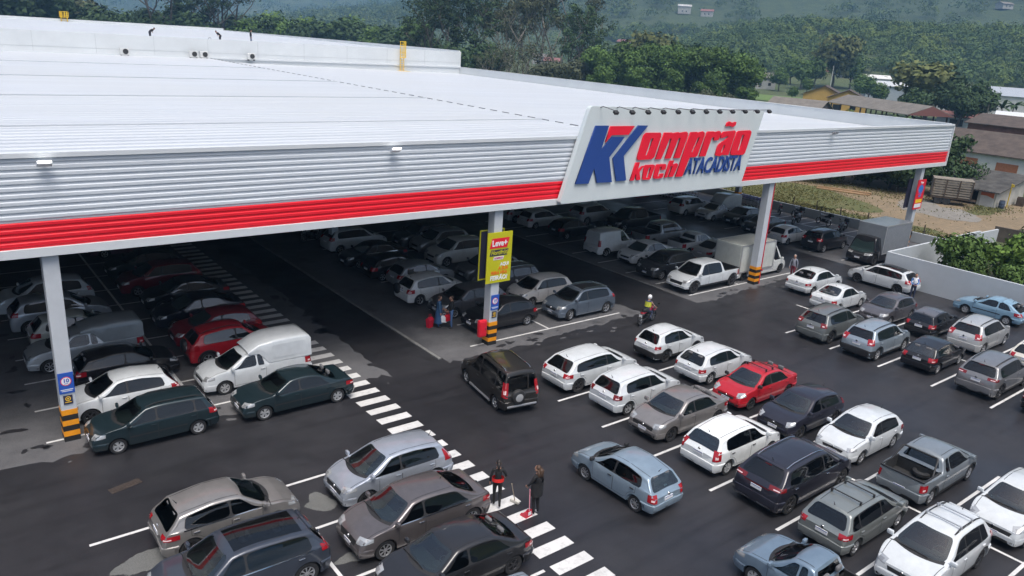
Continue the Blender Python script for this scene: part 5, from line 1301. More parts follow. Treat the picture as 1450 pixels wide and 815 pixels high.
motorbike(21.5,49.6,200,(.40,.41,.42),'silver motorcycle in the shade by the second middle column',False)
motorbike(22.1,51.0,200,(.30,.31,.32),'grey motorcycle behind the silver one in the shade',False)
motorbike(30.58,26.3,12,(.28,.012,.03),'red motorcycle being ridden into the covered lane',False,lean=4)
person(30.52,26.28,-.15,12,'motorcyclist in yellow vest and white helmet riding the red motorcycle',(.05,.06,.12),(.03,.04,.08),None,1.72,helmet=1,lean=.22,sleeve=(.30,.18,.14),arms=dict(l=((.20,.26,1.16),(.36,.30,1.06)),r=((.20,.26,1.16),(.36,.30,1.06))),legs=dict(l=((.34,.16,.80),(.12,.17,.46)),r=((.34,.16,.80),(.12,.17,.46))),vest=((.42,.44,.04),1.12,1.40,1.02))
# ---------------------------------------------------------------- shopping carts and red stand
TRB=mat('trolley_blue',(.06,.05,.24),.5)
def trolley_proto(x,y,hd,label,grp):
    e=empty('shopping_trolley',(x,y,0),R_(hd),label,'shopping trolley',grp)
    b=MB()
    for z,s in((.55,.86),(.72,.93),(.9,1.)):
        b.tube([(-.42*s,-.25*s,z),(.42*s,-.2*s,z),(.42*s,.2*s,z),(-.42*s,.25*s,z),(-.42*s,-.25*s,z)],.012,4)
    for i in range(6):
        t=-.36+i*.15; b.tube([(t,-.22,.55),(t*1.1,-.24,.9)],.008,4); b.tube([(t,.22,.55),(t*1.1,.24,.9)],.008,4)
    b.box(-.36,.36,-.21,.21,.54,.55); b.build('basket',CHROME,e)
    b=MB(); b.tube([(-.4,-.24,.12),(.4,-.2,.2),(.4,.2,.2),(-.4,.24,.12)],.018,5); b.tube([(-.4,-.24,.12),(-.44,-.25,.95)],.018,5); b.tube([(-.4,.24,.12),(-.44,.25,.95)],.018,5); b.build('frame',CHROME,e)
    b=MB(); b.tube([(-.5,-.27,1.0),(-.5,.27,1.0)],.03,6); b.rbox((-.3,0,.82),(.05,.42,.2),None,.01); b.build('handle',TRB,e)
    b=MB()
    for x_,y_ in((-.38,-.22),(-.38,.22),(.36,-.18),(.36,.18)): b.lathe([(.001,-.02),(.06,-.02),(.06,.02),(.001,.02)],10,'y',(x_,y_,.06))
    b.build('castors',BLACKP,e); return e
def copy_tree(o,parent=None,first=True):
    c=o.copy(); col.objects.link(c)
    if parent is not None: c.parent=parent
    for ch in list(o.children): copy_tree(ch,c,False)
    return c
tp=trolley_proto(62.0,51.0,90,'shopping trolley with blue handle in the rows at the back of the lot','shopping trolleys in rows at the back')
n_=0
for r in range(3):
    for i in range(12):
        if r==0 and i==0: continue
        t=copy_tree(tp); t.location=(60.6+r*1.5,50.4+i*.42,0); n_+=1
tp2=copy_tree(tp); tp2['label']='shopping trolley with blue handle near the low wall by the motorcycles'; tp2['group']='shopping trolleys by the low wall'; tp2.location=(65.6,44.0,0)
for i in range(7): t=copy_tree(tp2); t.location=(65.6,44.4+i*.42,0)
e=empty('display_stand',(58.0,52.5,0),0,'dark red display stand in the shade left of the white wagon','stand')
b=MB(); b.box(-.9,.9,-.3,.3,0,.1); b.box(-.9,-.82,-.3,.3,.1,2.2); b.box(.82,.9,-.3,.3,.1,2.2); b.build('frame',mat('stand_red',(.25,.01,.02),.6),e)
b=MB(); b.box(-.82,.82,.2,.28,.1,2.2); b.build('back_panel',mat('stand_red',(.25,.01,.02),.6),e); b=MB(); b.box(-.82,.82,-.28,.2,.8,.84); b.box(-.82,.82,-.28,.2,1.5,1.54); b.build('shelf',WTRIM,e)
# ---------------------------------------------------------------- boundary walls
GREYW=mat('wall_grey_paint',(.44,.475,.50),.75,noise=.07,nscale=.7)
def wall(label,pts,z,th=.18,name='boundary_wall',m=GREYW,z0=-.3):
    b=MB()
    for (a,c) in zip(pts,pts[1:]):
        dx,dy=c[0]-a[0],c[1]-a[1]; L=math.hypot(dx,dy); nx,ny=-dy/L*th/2,dx/L*th/2
        b.extr([(a[0]+nx,a[1]+ny,z0),(c[0]+nx,c[1]+ny,z0),(c[0]-nx,c[1]-ny,z0),(a[0]-nx,a[1]-ny,z0)],(0,0,z-z0))
    o=b.build(name,m); tag(o,label,'wall'); 
    return o
o=wall('pale grey rendered wall beside the white and blue parked cars',[(52.09,-10),(52.09,24.2),(66.75,24.2)],2.06)
o=wall('low grey wall between the motorcycles and the grassy plot',[(66.75,26.0),(66.75,75)],.82)
wall('grey wall running from the lot corner towards the dirt yard',[(66.9,26.1),(75.2,25.9)],1.0)
wall('dark brown stained wall behind the green bushes at the right',[(75.4,26.2),(75.6,19),(90,15)],1.2,.2,'garden_wall',mat('wall_brown',(.09,.075,.06),.9,noise=.4,nscale=.8))
# fence posts by the grass
fp=empty('fence_post',(68.0,39.2,0),0,'thin dark wooden post of the wire fence along the grassy plot','fence post','fence posts along the grassy plot')
b=MB(); b.tube([(0,0,-.2),(.02,0,.8),(.0,.02,1.4)],[.06,.055,.05],7); b.build('post',mat('post_wood',(.06,.05,.04),.9,noise=.4,nscale=6),fp)
b=MB(); b.box(-.03,.03,-.02,.02,1.0,1.03); b.box(-.03,.03,-.02,.02,.6,.63); b.build('staple',BLACKP,fp)
for y_ in(44.5,41.8,36.6,34.0,31.4,28.9): c=copy_tree(fp); c.location=(68.0+random.uniform(-.1,.1),y_,0); c.rotation_euler=(random.uniform(-.06,.06),random.uniform(-.08,.08),random.uniform(0,6))
b=MB()
for z_ in(.62,1.02): b.tube([(68.05,45,z_),(68.0,39,z_-.03),(68.02,33,z_),(68.0,28.5,z_-.04)],.008,4)
o=b.build('fence_wire',mat('wire',(.10,.09,.08),.6,.5)); tag(o,'two strands of slack wire strung on the dark posts','wire')
# ---------------------------------------------------------------- terrain
def bump_(a,c,w): return math.exp(-((a-c)/w)**2)
def sstep(a,b,x):
    t=np.clip((x-a)/(b-a),0,1); return t*t*(3-2*t)
_rng=np.random.RandomState(3); _ph=_rng.uniform(0,6.28,(8,3))
def wob(x,y,s):
    r=0
    for i in range(6):
        a=_ph[i,0]; f=(1.7**i)/s; r=r+np.sin((x*np.cos(a)+y*np.sin(a))*f+_ph[i,1])*.6**i
    return r
def hz(x,y):
    x=np.asarray(x,float); y=np.asarray(y,float)
    r=np.hypot(x,y); az=np.degrees(np.arctan2(y,x))
    a=33*np.exp(-((r-640)/150)**2)*sstep(46,33,az)*(1+.10*wob(x,y,60))*(.72+.28*sstep(8,24,az))
    b=(165*sstep(62,38,az)+62*sstep(74,55,az)+8)*(1-np.exp(-(np.maximum(r-640,0)/420)**2))*(1+.14*wob(x,y,170))*np.exp(-(np.maximum(r-1500,0)/900)**2)
    c=250*np.exp(-((r-2900)/700)**2)*(1+.16*wob(x,y,500)+.05*wob(x,y,120))
    h=a+b+c
    return h*sstep(260,420,r)-.12
def terrain_mat():
    m,nt,b=nodes_mat('terrain_grass'); tc=N(nt,'ShaderNodeTexCoord'); v=tc.outputs['Object']
    n1=noise(nt,v,.012,6,.65,.38,.62); n2=noise(nt,v,.12,6,.7,.35,.68); n3=noise(nt,v,1.7,5,.7,.3,.7)
    c=mixc(nt,n1,(.050,.085,.026),(.085,.10,.035)); c=mixc(nt,n2,c,(.045,.068,.024)); 
    mm=N(nt,'ShaderNodeMath',operation='MULTIPLY'); nt.links.new(n3,mm.inputs[0]); mm.inputs[1].default_value=.5
    c=mixc(nt,mm.outputs[0],c,(.10,.11,.045))
    # woodland floor on the hills, pasture kept in the valley and in clearings
    ln=N(nt,'ShaderNodeVectorMath',operation='LENGTH'); nt.links.new(v,ln.inputs[0]); far=N(nt,'ShaderNodeMapRange'); far.inputs[1].default_value=520; far.inputs[2].default_value=900; nt.links.new(ln.outputs['Value'],far.inputs[0])
    cl=noise(nt,v,.0042,5,.55,.56,.62); iv=N(nt,'ShaderNodeMath',operation='SUBTRACT'); iv.inputs[0].default_value=1; nt.links.new(cl,iv.inputs[1])
    m2=N(nt,'ShaderNodeMath',operation='MULTIPLY'); nt.links.new(far.outputs[0],m2.inputs[0]); nt.links.new(iv.outputs[0],m2.inputs[1])
    wd=mixc(nt,noise(nt,v,.09,7,.75,.3,.7),(.020,.038,.018),(.060,.085,.032)); c=mixc(nt,m2.outputs[0],c,wd); nt.links.new(c,b.inputs['Base Color']); b.inputs['Roughness'].default_value=.95
    bp=N(nt,'ShaderNodeBump',Strength=.8,Distance=2.); nz=N(nt,'ShaderNodeTexNoise',Scale=.06,Detail=8,Roughness=.75); nt.links.new(v,nz.inputs['Vector']); nt.links.new(nz.outputs['Fac'],bp.inputs['Height']); nt.links.new(bp.outputs[0],b.inputs['Normal'])
    return m
azs=np.radians(np.linspace(-70,160,260)); rs=np.r_[0.5,np.geomspace(12,9000,190)]
A,Rr=np.meshgrid(azs,rs,indexing='ij'); X=Rr*np.cos(A); Y=Rr*np.sin(A); Zz=hz(X,Y)
V=np.stack([X,Y,Zz],-1).reshape(-1,3); na,nr=A.shape
F=[(i*nr+j,i*nr+j+1,(i+1)*nr+j+1,(i+1)*nr+j) for i in range(na-1) for j in range(nr-1)]
o=mesh_obj('terrain',V,F,terrain_mat(),None,180); tag(o,kind='structure')
bm=bmesh.new(); bm.from_mesh(o.data)
for f in bm.faces:
    if f.normal.z<0: f.normal_flip()
bm.to_mesh(o.data); bm.free()
Rc=np.array([[0.79084864,-0.60898446,0.06079768],[-0.14044381,-0.27727505,-0.95047045],[0.59567942,0.7431396,-0.30481069]])
def polar(px,dist):      # bearing of a place seen in the photograph -> ground position at its own distance
    x=px-725; y=.0639*(px+170)-407.5; d=Rc.T@np.array([x,y,1092.16]); d=d[:2]/np.hypot(d[0],d[1]); return float(d[0]*dist),float(d[1]*dist)
# the dirt yard and grassy plot
def dirt_mat(name,a,b_,c_):
    m,nt,b=nodes_mat(name); tc=N(nt,'ShaderNodeTexCoord'); v=tc.outputs['Object']
    n1=noise(nt,v,.22,6,.7,.38,.62); n2=noise(nt,v,1.6,6,.7,.35,.7); c=mixc(nt,n1,a,b_); c=mixc(nt,n2,c,c_); nt.links.new(c,b.inputs['Base Color']); b.inputs['Roughness'].default_value=.95
    bp=N(nt,'ShaderNodeBump',Strength=.7,Distance=.1); nz=N(nt,'ShaderNodeTexNoise',Scale=3.,Detail=8); nt.links.new(v,nz.inputs['Vector']); nt.links.new(nz.outputs['Fac'],bp.inputs['Height']); nt.links.new(bp.outputs[0],b.inputs['Normal']); return m
sheet('dirt_yard',[ragged(66.8,100,27,60,'ens',.8,.9,21)],.0,dirt_mat('dirt',(.20,.145,.085),(.27,.20,.125),(.15,.12,.075)))
sheet('gravel_track',[blob(84.5,35.5,5.2,3.4,22,50,.5)],.02,dirt_mat('gravel',(.20,.185,.165),(.25,.235,.21),(.155,.145,.125)))
sheet('grass_plot',[blob(76.5,48.5,11,6.2,23,60,1.2),blob(71.0,39.5,2.6,8.0,24,50,.1),blob(91,33,4,1.6,25,40,.3)],.012,dirt_mat('dry_grass',(.085,.10,.028),(.14,.12,.055),(.065,.08,.025)))
x_,y_=polar(1135,330); sheet('valley_field',[blob(x_,y_,46,26,61,50,.6)],.03,dirt_mat('field_green',(.085,.15,.03),(.12,.19,.04),(.10,.15,.045)))
sheet('planting_bed',[rect(52.3,75,4,24.0)],-.03,dirt_mat('soil',(.045,.038,.026),(.06,.055,.03),(.04,.05,.02)))
# tufts
def card_cloud(P,S,up=.3,rng=np.random.RandomState(5),aspect=.75,D=None):
    """leaf-like quads at P (n,3), sizes S (n,)"""
    n=len(P); d=rng.normal(size=(n,3)); d[:,2]=np.abs(d[:,2])+up
    if D is not None: d=D*1.7+rng.normal(size=(n,3))*.55+np.array([0,0,up*.6])
    d/=np.linalg.norm(d,axis=1)[:,None]
    t=rng.normal(size=(n,3)); a=np.cross(d,t); a/=np.linalg.norm(a,axis=1)[:,None]; b=np.cross(d,a)
    a*=S[:,None]*.5; b*=S[:,None]*.5*aspect
    j=lambda: rng.uniform(.6,1.25,(n,1))
    V=np.stack([P-a*j()-b*j()*.6,P+a*j()*.5-b*j(),P+a*j()+b*j()*.6,P-a*j()*.5+b*j()],1).reshape(-1,3)
    return V
def quads_obj(name,V,m,parent=None,smooth=False):
    n=len(V)//4; me=bpy.data.meshes.new(name)
    me.vertices.add(len(V)); me.vertices.foreach_set('co',np.asarray(V,np.float32).ravel())
    me.loops.add(n*4); me.loops.foreach_set('vertex_index',np.arange(n*4,dtype=np.int32))
    me.polygons.add(n); me.polygons.foreach_set('loop_start',np.arange(0,n*4,4,dtype=np.int32)); me.polygons.foreach_set('loop_total',np.full(n,4,np.int32))
    me.materials.append(m); me.update(); me.validate()
    o=bpy.data.objects.new(name,me); return link(o,parent)
def leaf_mat(name,c1,c2,scale=.25,trans=.15,hue=.0):
    m,nt,b=nodes_mat(name); g=N(nt,'ShaderNodeNewGeometry'); tc=N(nt,'ShaderNodeTexCoord'); oi=N(nt,'ShaderNodeObjectInfo')
    n1=noise(nt,tc.outputs['Object'],scale,4,.6,.35,.65); c=mixc(nt,n1,c1,c2)
    rp=N(nt,'ShaderNodeMapRange'); rp.inputs[3].default_value=0; rp.inputs[4].default_value=.7; nt.links.new(g.outputs['Random Per Island'],rp.inputs[0])
    c=mixc(nt,rp.outputs[0],c,tuple(v*1.45 for v in c2))
    hs=N(nt,'ShaderNodeHueSaturation'); r2=N(nt,'ShaderNodeMapRange'); r2.inputs[3].default_value=.72; r2.inputs[4].default_value=1.25; nt.links.new(oi.outputs['Random'],r2.inputs[0]); nt.links.new(r2.outputs[0],hs.inputs['Value']); nt.links.new(c,hs.inputs['Color'])
    nt.links.new(hs.outputs[0],b.inputs['Base Color']); b.inputs['Roughness'].default_value=.75; b.inputs['Specular IOR Level'].default_value=.2
    return m
LEAF={'dark':leaf_mat('leaf_dark',(.022,.042,.018),(.040,.068,.026)),'mid':leaf_mat('leaf_mid',(.035,.075,.018),(.075,.125,.030)),'olive':leaf_mat('leaf_olive',(.055,.070,.022),(.095,.105,.035)),'dull':leaf_mat('leaf_dull',(.045,.055,.030),(.075,.085,.045)),'bright':leaf_mat('leaf_bright',(.07,.13,.02),(.13,.21,.03)),'nearb':leaf_mat('leaf_bush',(.035,.075,.014),(.085,.14,.026),.9)}
BARK=mat('bark',(.10,.085,.07),.9,noise=.35,nscale=3.); BARKP=mat('bark_pale',(.24,.22,.19),.9,noise=.3,nscale=2.)
_r=np.random.RandomState(77)
_c=np.concatenate([np.stack([_r.normal(76,4.8,5200),_r.normal(48.5,4.6,5200)],1),np.stack([_r.normal(70.6,1.6,4200),_r.uniform(28,52,4200)],1),np.stack([_r.normal(91,2.5,900),_r.normal(33,1.2,900)],1),np.stack([_r.uniform(68,98,350),_r.uniform(29,52,350)],1),np.stack([_r.uniform(86,92,1500),_r.uniform(38,52,1500)],1)])
_c=_c[(_c[:,0]>67.3)&(_c[:,1]>27.5)]
_s=_r.uniform(.10,.26,len(_c)); _P=np.concatenate([_c,(_s*.35)[:,None]],1)
GRS=leaf_mat('grass_blades',(.085,.10,.03),(.135,.125,.05),.5)
o=quads_obj('grass_tufts',card_cloud(_P,_s,-.2,_r,.5),GRS); tag(o,kind='stuff')
TILE=mat('roof_tile_brown',(.078,.060,.050),.85,noise=.35,nscale=.9); TILEG=mat('roof_sheet_grey',(.16,.145,.125),.85,noise=.25,nscale=.6); TILER=mat('roof_tile_red',(.22,.10,.09),.8,noise=.25,nscale=.8); WWALL=mat('wall_white',(.58,.58,.56),.8,noise=.08,nscale=.5); YWALL=mat('wall_yellow',(.50,.33,.09),.8,noise=.08,nscale=.5); WIN=mat('window_dark',(.02,.022,.025),.2); WOOD=mat('timber_dark',(.07,.05,.035),.85,noise=.4,nscale=2.); ORW=mat('shutter_orange',(.34,.13,.06),.7,noise=.2,nscale=4.)
far=[(1087,370,9,7,5,'white house at the right end of the green belt',WWALL,TILEG),(962,868,13,9,7,'white house on the green hillside, larger of the bright pair',WWALL,WWALL),(994,860,12,8,5,'red-roofed house on the hillside right of the white one',WWALL,TILER),(885,745,13,9,5,'pale house by the bare earth cut on the hillside',WWALL,TILER),(903,730,11,8,4,'house with earth-coloured roof under the hillside cut',WWALL,TILEG),(868,615,20,9,5,'white roof of a long building behind the olive-topped tree',WWALL,WWALL),(888,632,15,9,5,'white building right of the long white roof',WWALL,TILEG),(848,600,11,8,4,'small white house left of the long white roof',WWALL,WWALL),(1236,1000,14,9,6,'white house high on the ridge above the forest',WWALL,WWALL),(1252,1010,12,9,4,'pale-roofed house on the ridge beside the white one',WWALL,TILER),(1330,960,12,9,4,'pale house on the ridge farther right',WWALL,TILEG),(1400,900,12,9,4,'grey roofed house near the right end of the ridge',WWALL,TILEG),(1446,850,12,9,4,'red roofed house at the right edge of the ridge',WWALL,TILER),(700,430,11,8,4,'house with reddish roof glimpsed between the bare trees',WWALL,TILER),(715,520,10,8,4,'white house glimpsed between the slim trees',WWALL,WWALL),(768,560,11,8,5,'pale house seen through the tall slim trees',WWALL,TILEG),(785,500,10,8,4,'red roofed house between the tall slim trees',WWALL,TILER),(1175,470,10,8,6,'brick house below the forest slope',mat('wall_brick',(.26,.12,.09),.9),TILE),(1205,450,9,7,4,'house with salmon roof among valley trees',WWALL,mat('roof_salmon',(.45,.16,.12),.8)),(165,900,14,10,5,'pale house in the town beyond the upper roof, leftmost',WWALL,WWALL),(178,960,14,10,5,'white house of the distant town, second from the left',WWALL,WWALL),(192,940,13,10,5,'white house of the distant town beside the tall dark tree',WWALL,TILER),(205,900,13,10,5,'house of the distant town right behind the tall dark tree',WWALL,WWALL),(470,520,10,8,4,'small white house in the treeline over the roof',WWALL,TILER),(525,470,22,9,4,'long dark roofed building above the roof parapet',mat('wall_brick',(.26,.12,.09),.9),TILE)]
YARDS=[polar(q[0],q[1]) for q in far]
def clear_of_yards(x,y):
    k=np.ones(len(x),bool)
    for hx_,hy_ in YARDS:
        r_=math.hypot(hx_,hy_); ux,uy=hx_/r_,hy_/r_; a_=(x-hx_)*ux+(y-hy_)*uy; b_=-(x-hx_)*uy+(y-hy_)*ux
        k&=~((a_>-75)&(a_<14)&(np.abs(b_)<15))
    return k
# ---- forest on the hills: one mass nobody could count
def forest(name,n,rr,ar,size,k,leaf,seed,keep):
    rng=np.random.RandomState(seed)
    r=np.sqrt(rng.uniform(rr[0]**2,rr[1]**2,n)); a=np.radians(rng.uniform(ar[0],ar[1],n)); x,y=r*np.cos(a),r*np.sin(a)
    m=keep(x,y,r,np.degrees(a))&clear_of_yards(x,y); x,y=x[m],y[m]; z=hz(x,y); n=len(x)
    s=size[0]*.8+(size[1]*1.35-size[0]*.8)*rng.rand(n)**1.9
    d=rng.normal(size=(n,k,3)); d/=np.linalg.norm(d,axis=2)[:,:,None]; d[:,:,2]=np.abs(d[:,:,2])*1.0-.25
    rad=rng.uniform(.65,1.05,(n,k,1))
    # lobes
    ph=rng.uniform(0,6.28,(n,1)); lob=1+.22*np.sin(3*np.arctan2(d[:,:,1],d[:,:,0])+ph)
    P=d*rad*lob[:,:,None]*s[:,None,None]*np.array([1,1,.85]); P[:,:,0]+=x[:,None]; P[:,:,1]+=y[:,None]; P[:,:,2]+=(z+s*.75)[:,None]
    S=(s[:,None]*rng.uniform(.10,.22,(n,k))*math.sqrt(170/k if k>150 else 66/k if k>60 else 1)*1.25).ravel()
    Vq=card_cloud(P.reshape(-1,3),S,.55,rng,.85,d.reshape(-1,3))
    o=quads_obj(name,Vq,leaf)
    at=o.data.attributes.new('species','FLOAT','POINT'); sp_=rng.rand(n)*.8+.2*np.clip(.5+.35*wob(x,y,70),0,1); at.data.foreach_set('value',np.repeat(sp_,k*4).astype(np.float32)); tag(o,kind='stuff'); return o
def forest_leaf(name,c1,c2,c3):
    m,nt,b=nodes_mat(name); tc=N(nt,'ShaderNodeTexCoord'); v=tc.outputs['Object']; g=N(nt,'ShaderNodeNewGeometry')
    n1=noise(nt,v,.035,5,.65,.38,.62); n2=noise(nt,v,.16,3,.6,.35,.65)
    sa=N(nt,'ShaderNodeAttribute',attribute_name='species'); cr=N(nt,'ShaderNodeValToRGB'); el=cr.color_ramp.elements; el[0].position=0; el[0].color=c1+(1,); el[1].position=1; el[1].color=(c2[0]*1.75,c2[1]*1.35,c2[2]*.9,1)
    for p_,q_ in((.35,c3),(.7,c2)): e_=el.new(p_); e_.color=q_+(1,)
    nt.links.new(sa.outputs['Fac'],cr.inputs[0]); hf=N(nt,'ShaderNodeMath',operation='MULTIPLY'); hf.inputs[1].default_value=.35; nt.links.new(n2,hf.inputs[0]); c=mixc(nt,hf.outputs[0],cr.outputs[0],c3); r=N(nt,'ShaderNodeMapRange'); r.inputs[3].default_value=0; r.inputs[4].default_value=.45; nt.links.new(g.outputs['Random Per Island'],r.inputs[0])
    c=mixc(nt,r.outputs[0],c,tuple(q*1.6 for q in c2)); nt.links.new(c,b.inputs['Base Color']); b.inputs['Roughness'].default_value=.85; b.inputs['Specular IOR Level'].default_value=.15; return m
FL=forest_leaf('forest_leaf',(.026,.055,.026),(.085,.125,.036),(.052,.085,.036))
FL2=forest_leaf('forest_leaf_far',(.030,.062,.032),(.085,.118,.042),(.055,.086,.038))
forest('hillside_forest',4300,(430,800),(12,48),(3.2,5.6),290,FL,11,lambda x,y,r,a:(hz(x,y)>5.5)&(wob(x*1.3+40,y,90)>-1.6))
forest('far_hillside_forest',6200,(820,1500),(10,72),(5.,8.5),100,FL2,12,lambda x,y,r,a:~((a>29.5)&(a<36)&(wob(x,y,90)<.9)&(r>780))&((wob(x,y,150)>-1.9)|(a>46)))
forest('mountain_forest',5200,(1500,2700),(8,95),(8,13),30,FL2,14,lambda x,y,r,a:hz(x,y)>25)
forest('valley_scrub',900,(400,800),(40,88),(3.5,6.5),50,FL,13,lambda x,y,r,a:wob(x+300,y,120)>-.4)
# ---- single trees
def tree_proto(kind,leaf,H,Wd,seed,nl=900,trunk=BARK,bare=.3):
    nl=int(nl*1.7)
    """returns (crown mesh, trunk mesh) in a shared form; H height, Wd crown width"""
    rng=np.random.RandomState(seed); R2=random.Random(seed)
    tr=MB(); tips=[]
    def limb(p,d,L,r,lev):
        pts=[p]; q=Vector(p); dd=Vector(d)
        for i in range(3):
            dd=(dd+Vector((R2.uniform(-.22,.22),R2.uniform(-.22,.22),R2.uniform(-.02,.18)))).normalized(); q=q+dd*(L/3); pts.append(tuple(q))
        tr.tube(pts,[r,r*.85,r*.7,r*.5],6 if lev<2 else 4)
        if lev>=1: tips.append((q,L))
        if lev<2:
            for j in range(R2.randint(3,4)):
                t=R2.uniform(.45,1.0); b0=Vector(pts[0]).lerp(q,t); a=R2.uniform(0,6.28); sp_=.9 if kind!='tall' else .6
                limb(tuple(b0),tuple((Vector((math.cos(a)*sp_,math.sin(a)*sp_,R2.uniform(.25,.8)))).normalized()),L*R2.uniform(.5,.72),r*.5,lev+1)
    if kind=='tall':
        # several slim stems with separate tufts
        for j in range(2):
            a=R2.uniform(0,6.28); base=(math.cos(a)*.3,math.sin(a)*.3,0)
            limb(base,(R2.uniform(-.12,.12),R2.uniform(-.12,.12),1),H*.78,H*.016,0)
    else: limb((0,0,0),(R2.uniform(-.08,.08),R2.uniform(-.08,.08),1),H*(.42 if kind!='bush' else .25),H*.028,0)
    C=[];rad=[]
    if kind=='tall':
        for q,L in tips: C.append(q); rad.append(Wd*R2.uniform(.13,.24))
    else:
        K=22 if kind!='bush' else 16
        for i in range(K):
            d=rng.normal(size=3); d/=np.linalg.norm(d); rr=R2.uniform(.35,.9)
            zc=H*(bare+(1-bare)*.5); C.append(Vector((d[0]*rr*Wd*.38,d[1]*rr*Wd*.38,zc+d[2]*rr*H*(1-bare)*.38))); rad.append(Wd*R2.uniform(.14,.25))
        for q,L in tips[::2]: C.append(q); rad.append(Wd*R2.uniform(.12,.2))
    C=np.array([tuple(c) for c in C]); rad=np.array(rad); n=nl
    idx=rng.randint(0,len(C),n); d=rng.normal(size=(n,3)); d/=np.linalg.norm(d,axis=1)[:,None]
    P=C[idx]+d*(rad[idx]*rng.uniform(.45,1.08,n))[:,None]*np.array([1,1,.78]); P[:,2]=np.maximum(P[:,2],.3)
    S=Wd*rng.uniform(.04,.095,n)*(1.0 if kind!='tall' else .85)
    Vq=card_cloud(P,S,.35,rng,.6,d)
    e=bpy.data.objects.new('tree',None); e.empty_display_size=.5
    t=tr.build('trunk',trunk,None,60); t.parent=e
    c=quads_obj('crown',Vq,leaf); c.parent=e
    return e
PROT={}
for nm,args in {'broad':('broad',LEAF['dark'],12,12,31,1500),'broadm':('broad',LEAF['mid'],11,11,32,1500),'olive':('broad',LEAF['olive'],12,14,33,1500),'dull':('broad',LEAF['dull'],11,11,34,1000),'tall':('tall',LEAF['dull'],20,11,35,1500,BARKP),'tall2':('tall',LEAF['dark'],19,10,36,1700),'column':('bush',LEAF['mid'],12,7,37,1900,BARK,.12),'bush':('bush',LEAF['dark'],6,7,38,1000,BARK,.1),'bare':('tall',LEAF['dull'],12,10,39,420,BARKP)}.items(): PROT[nm]=tree_proto(*args)
_used=set()
def tree(kind,px,dist,H,Wd=None,label=None,group=None,name='tree'):
    p=PROT[kind]; x,y=polar(px,dist)
    if kind in _used: e=copy_tree(p)
    else:
        e=p; link(e); _used.add(kind)
    e.name=name
    h0={'broad':12,'broadm':11,'olive':12,'dull':11,'tall':20,'tall2':19,'column':12,'bush':6,'bare':12}[kind]
    s=H/h0; w=s*(Wd or 1.)
    e.location=(x,y,float(hz(x,y))); e.scale=(w,w,s); e.rotation_euler=(0,0,random.uniform(0,6.28))
    tag(e,label,'tree',group); return e
g1='trees behind the store roof'
LT={'tall':'slim tall tree with pale stems and ragged top behind the white roof','tall2':'tall dark feathery tree behind the end of the white roof wall','column':'bright green bushy tree in the dense belt behind the side parapet','broad':'dark broad tree beyond the far edge of the upper roof','dull':'thin grey-green tree among the tall ones behind the parapet','olive':'olive-topped round tree rising out of the green belt','bare':'nearly leafless pale-branched tree behind the parapet','bush':'low dark shrub in the belt behind the parapet','broadm':'mid-green rounded tree in the valley'}
for px,d,H,k in((605,260,21,'tall2'),(625,250,22,'tall2'),(648,262,24,'tall2'),(670,255,22,'tall2'),(640,240,14,'broad'),(668,238,13,'broad'),(692,240,15,'broad'),(600,285,18,'broad'),(812,252,20,'tall2'),(828,258,19,'tall2')): tree(k,px,d,H,1.05 if k=='tall2' else 1,LT['tall2'] if k=='tall2' else 'dense dark tree at the foot of the tall group behind the roof corner',g1+(' (dark tall)' if k=='tall2' else ' (dark dense)'))
for px,d,H in((745,270,27),(765,262,25),(792,268,28),(722,255,22),(712,265,19),(735,280,22)): tree('tall',px,d,H,.8,LT['tall'],'slim tall trees behind the roof')
for px,d,H in((705,236,10),(725,232,9),(752,236,11),(775,238,10),(690,228,8),(740,226,7)): tree('bare',px,d,H,1.,LT['bare'],'bare-branched trees behind the parapet')
for px,d,H in((770,228,10),(790,230,11),(812,226,11),(760,222,8),(830,236,12)): tree('dull',px,d,H,.9,LT['dull'],'grey-green trees behind the parapet')
for i,(px,d,H) in enumerate(((845,232,13),(862,226,12),(880,236,15),(897,228,13),(915,238,15),(932,230,14),(948,236,15),(965,228,14),(982,234,15),(998,226,14),(1014,232,15),(1030,226,14),(1046,230,14),(1060,224,13),(1072,228,11),(853,215,9),(905,216,9),(958,214,9),(1012,212,9))): tree('column',px,d,H*1.22,1.1,LT['column'],'dense green belt behind the parapet')
for px,d,H in((842,258,15),(870,262,17),(895,255,16),(925,262,17),(952,256,17),(980,262,18),(1005,255,17),(1030,262,17),(1055,256,15)): tree('broad',px,d,H,1.0,'dark broad tree standing in the green belt behind the parapet','dark trees in the green belt')
for px,d,H,w in((912,300,22,1.0),(935,310,19,.9)): tree('olive',px,d,H,w,LT['olive'],'olive-topped trees in the green belt')
for px,d,H in((1005,190,7),(1035,186,6.5),(985,192,6),(1062,184,5.5)): tree('dull',px,d,H,1.1,'greyish bushy tree low in front of the green belt','greyish bushes in front of the belt')
# trees round the far roofs and yards
for px,d,H,w in((1325,255,17,1.25),): tree('olive',px,d,H,w,'large olive-brown spreading tree in front of the white warehouse',None)
for px,d,H in((1360,235,14),(1395,232,13),(1372,222,11),(1308,228,10)): tree('broad',px,d,H,1.0,'dark bushy tree beside the large olive-brown tree','dark trees beside the olive-brown tree')
tree('olive',1185,400,25,.9,'tall brownish tree on the valley floor beyond the yellow house'); tree('broadm',1210,400,15,1,'green tree left of the white warehouse, near the brownish tree')
for px,d,H in((1140,380,13),(1160,390,14),(1125,400,12),(1240,330,10),(1225,345,10),(1255,310,8),(1110,360,10),(1150,350,7),(1175,300,5.5),(1130,300,5)): tree('broadm',px,d,H,1.1,LT['broadm'],'rounded trees in the valley')
for px,d,H in((1220,170,5.5),(1305,150,6)): tree('broadm',px,d,H,.9,'small green tree close to the long open shed','small trees at the open shed')
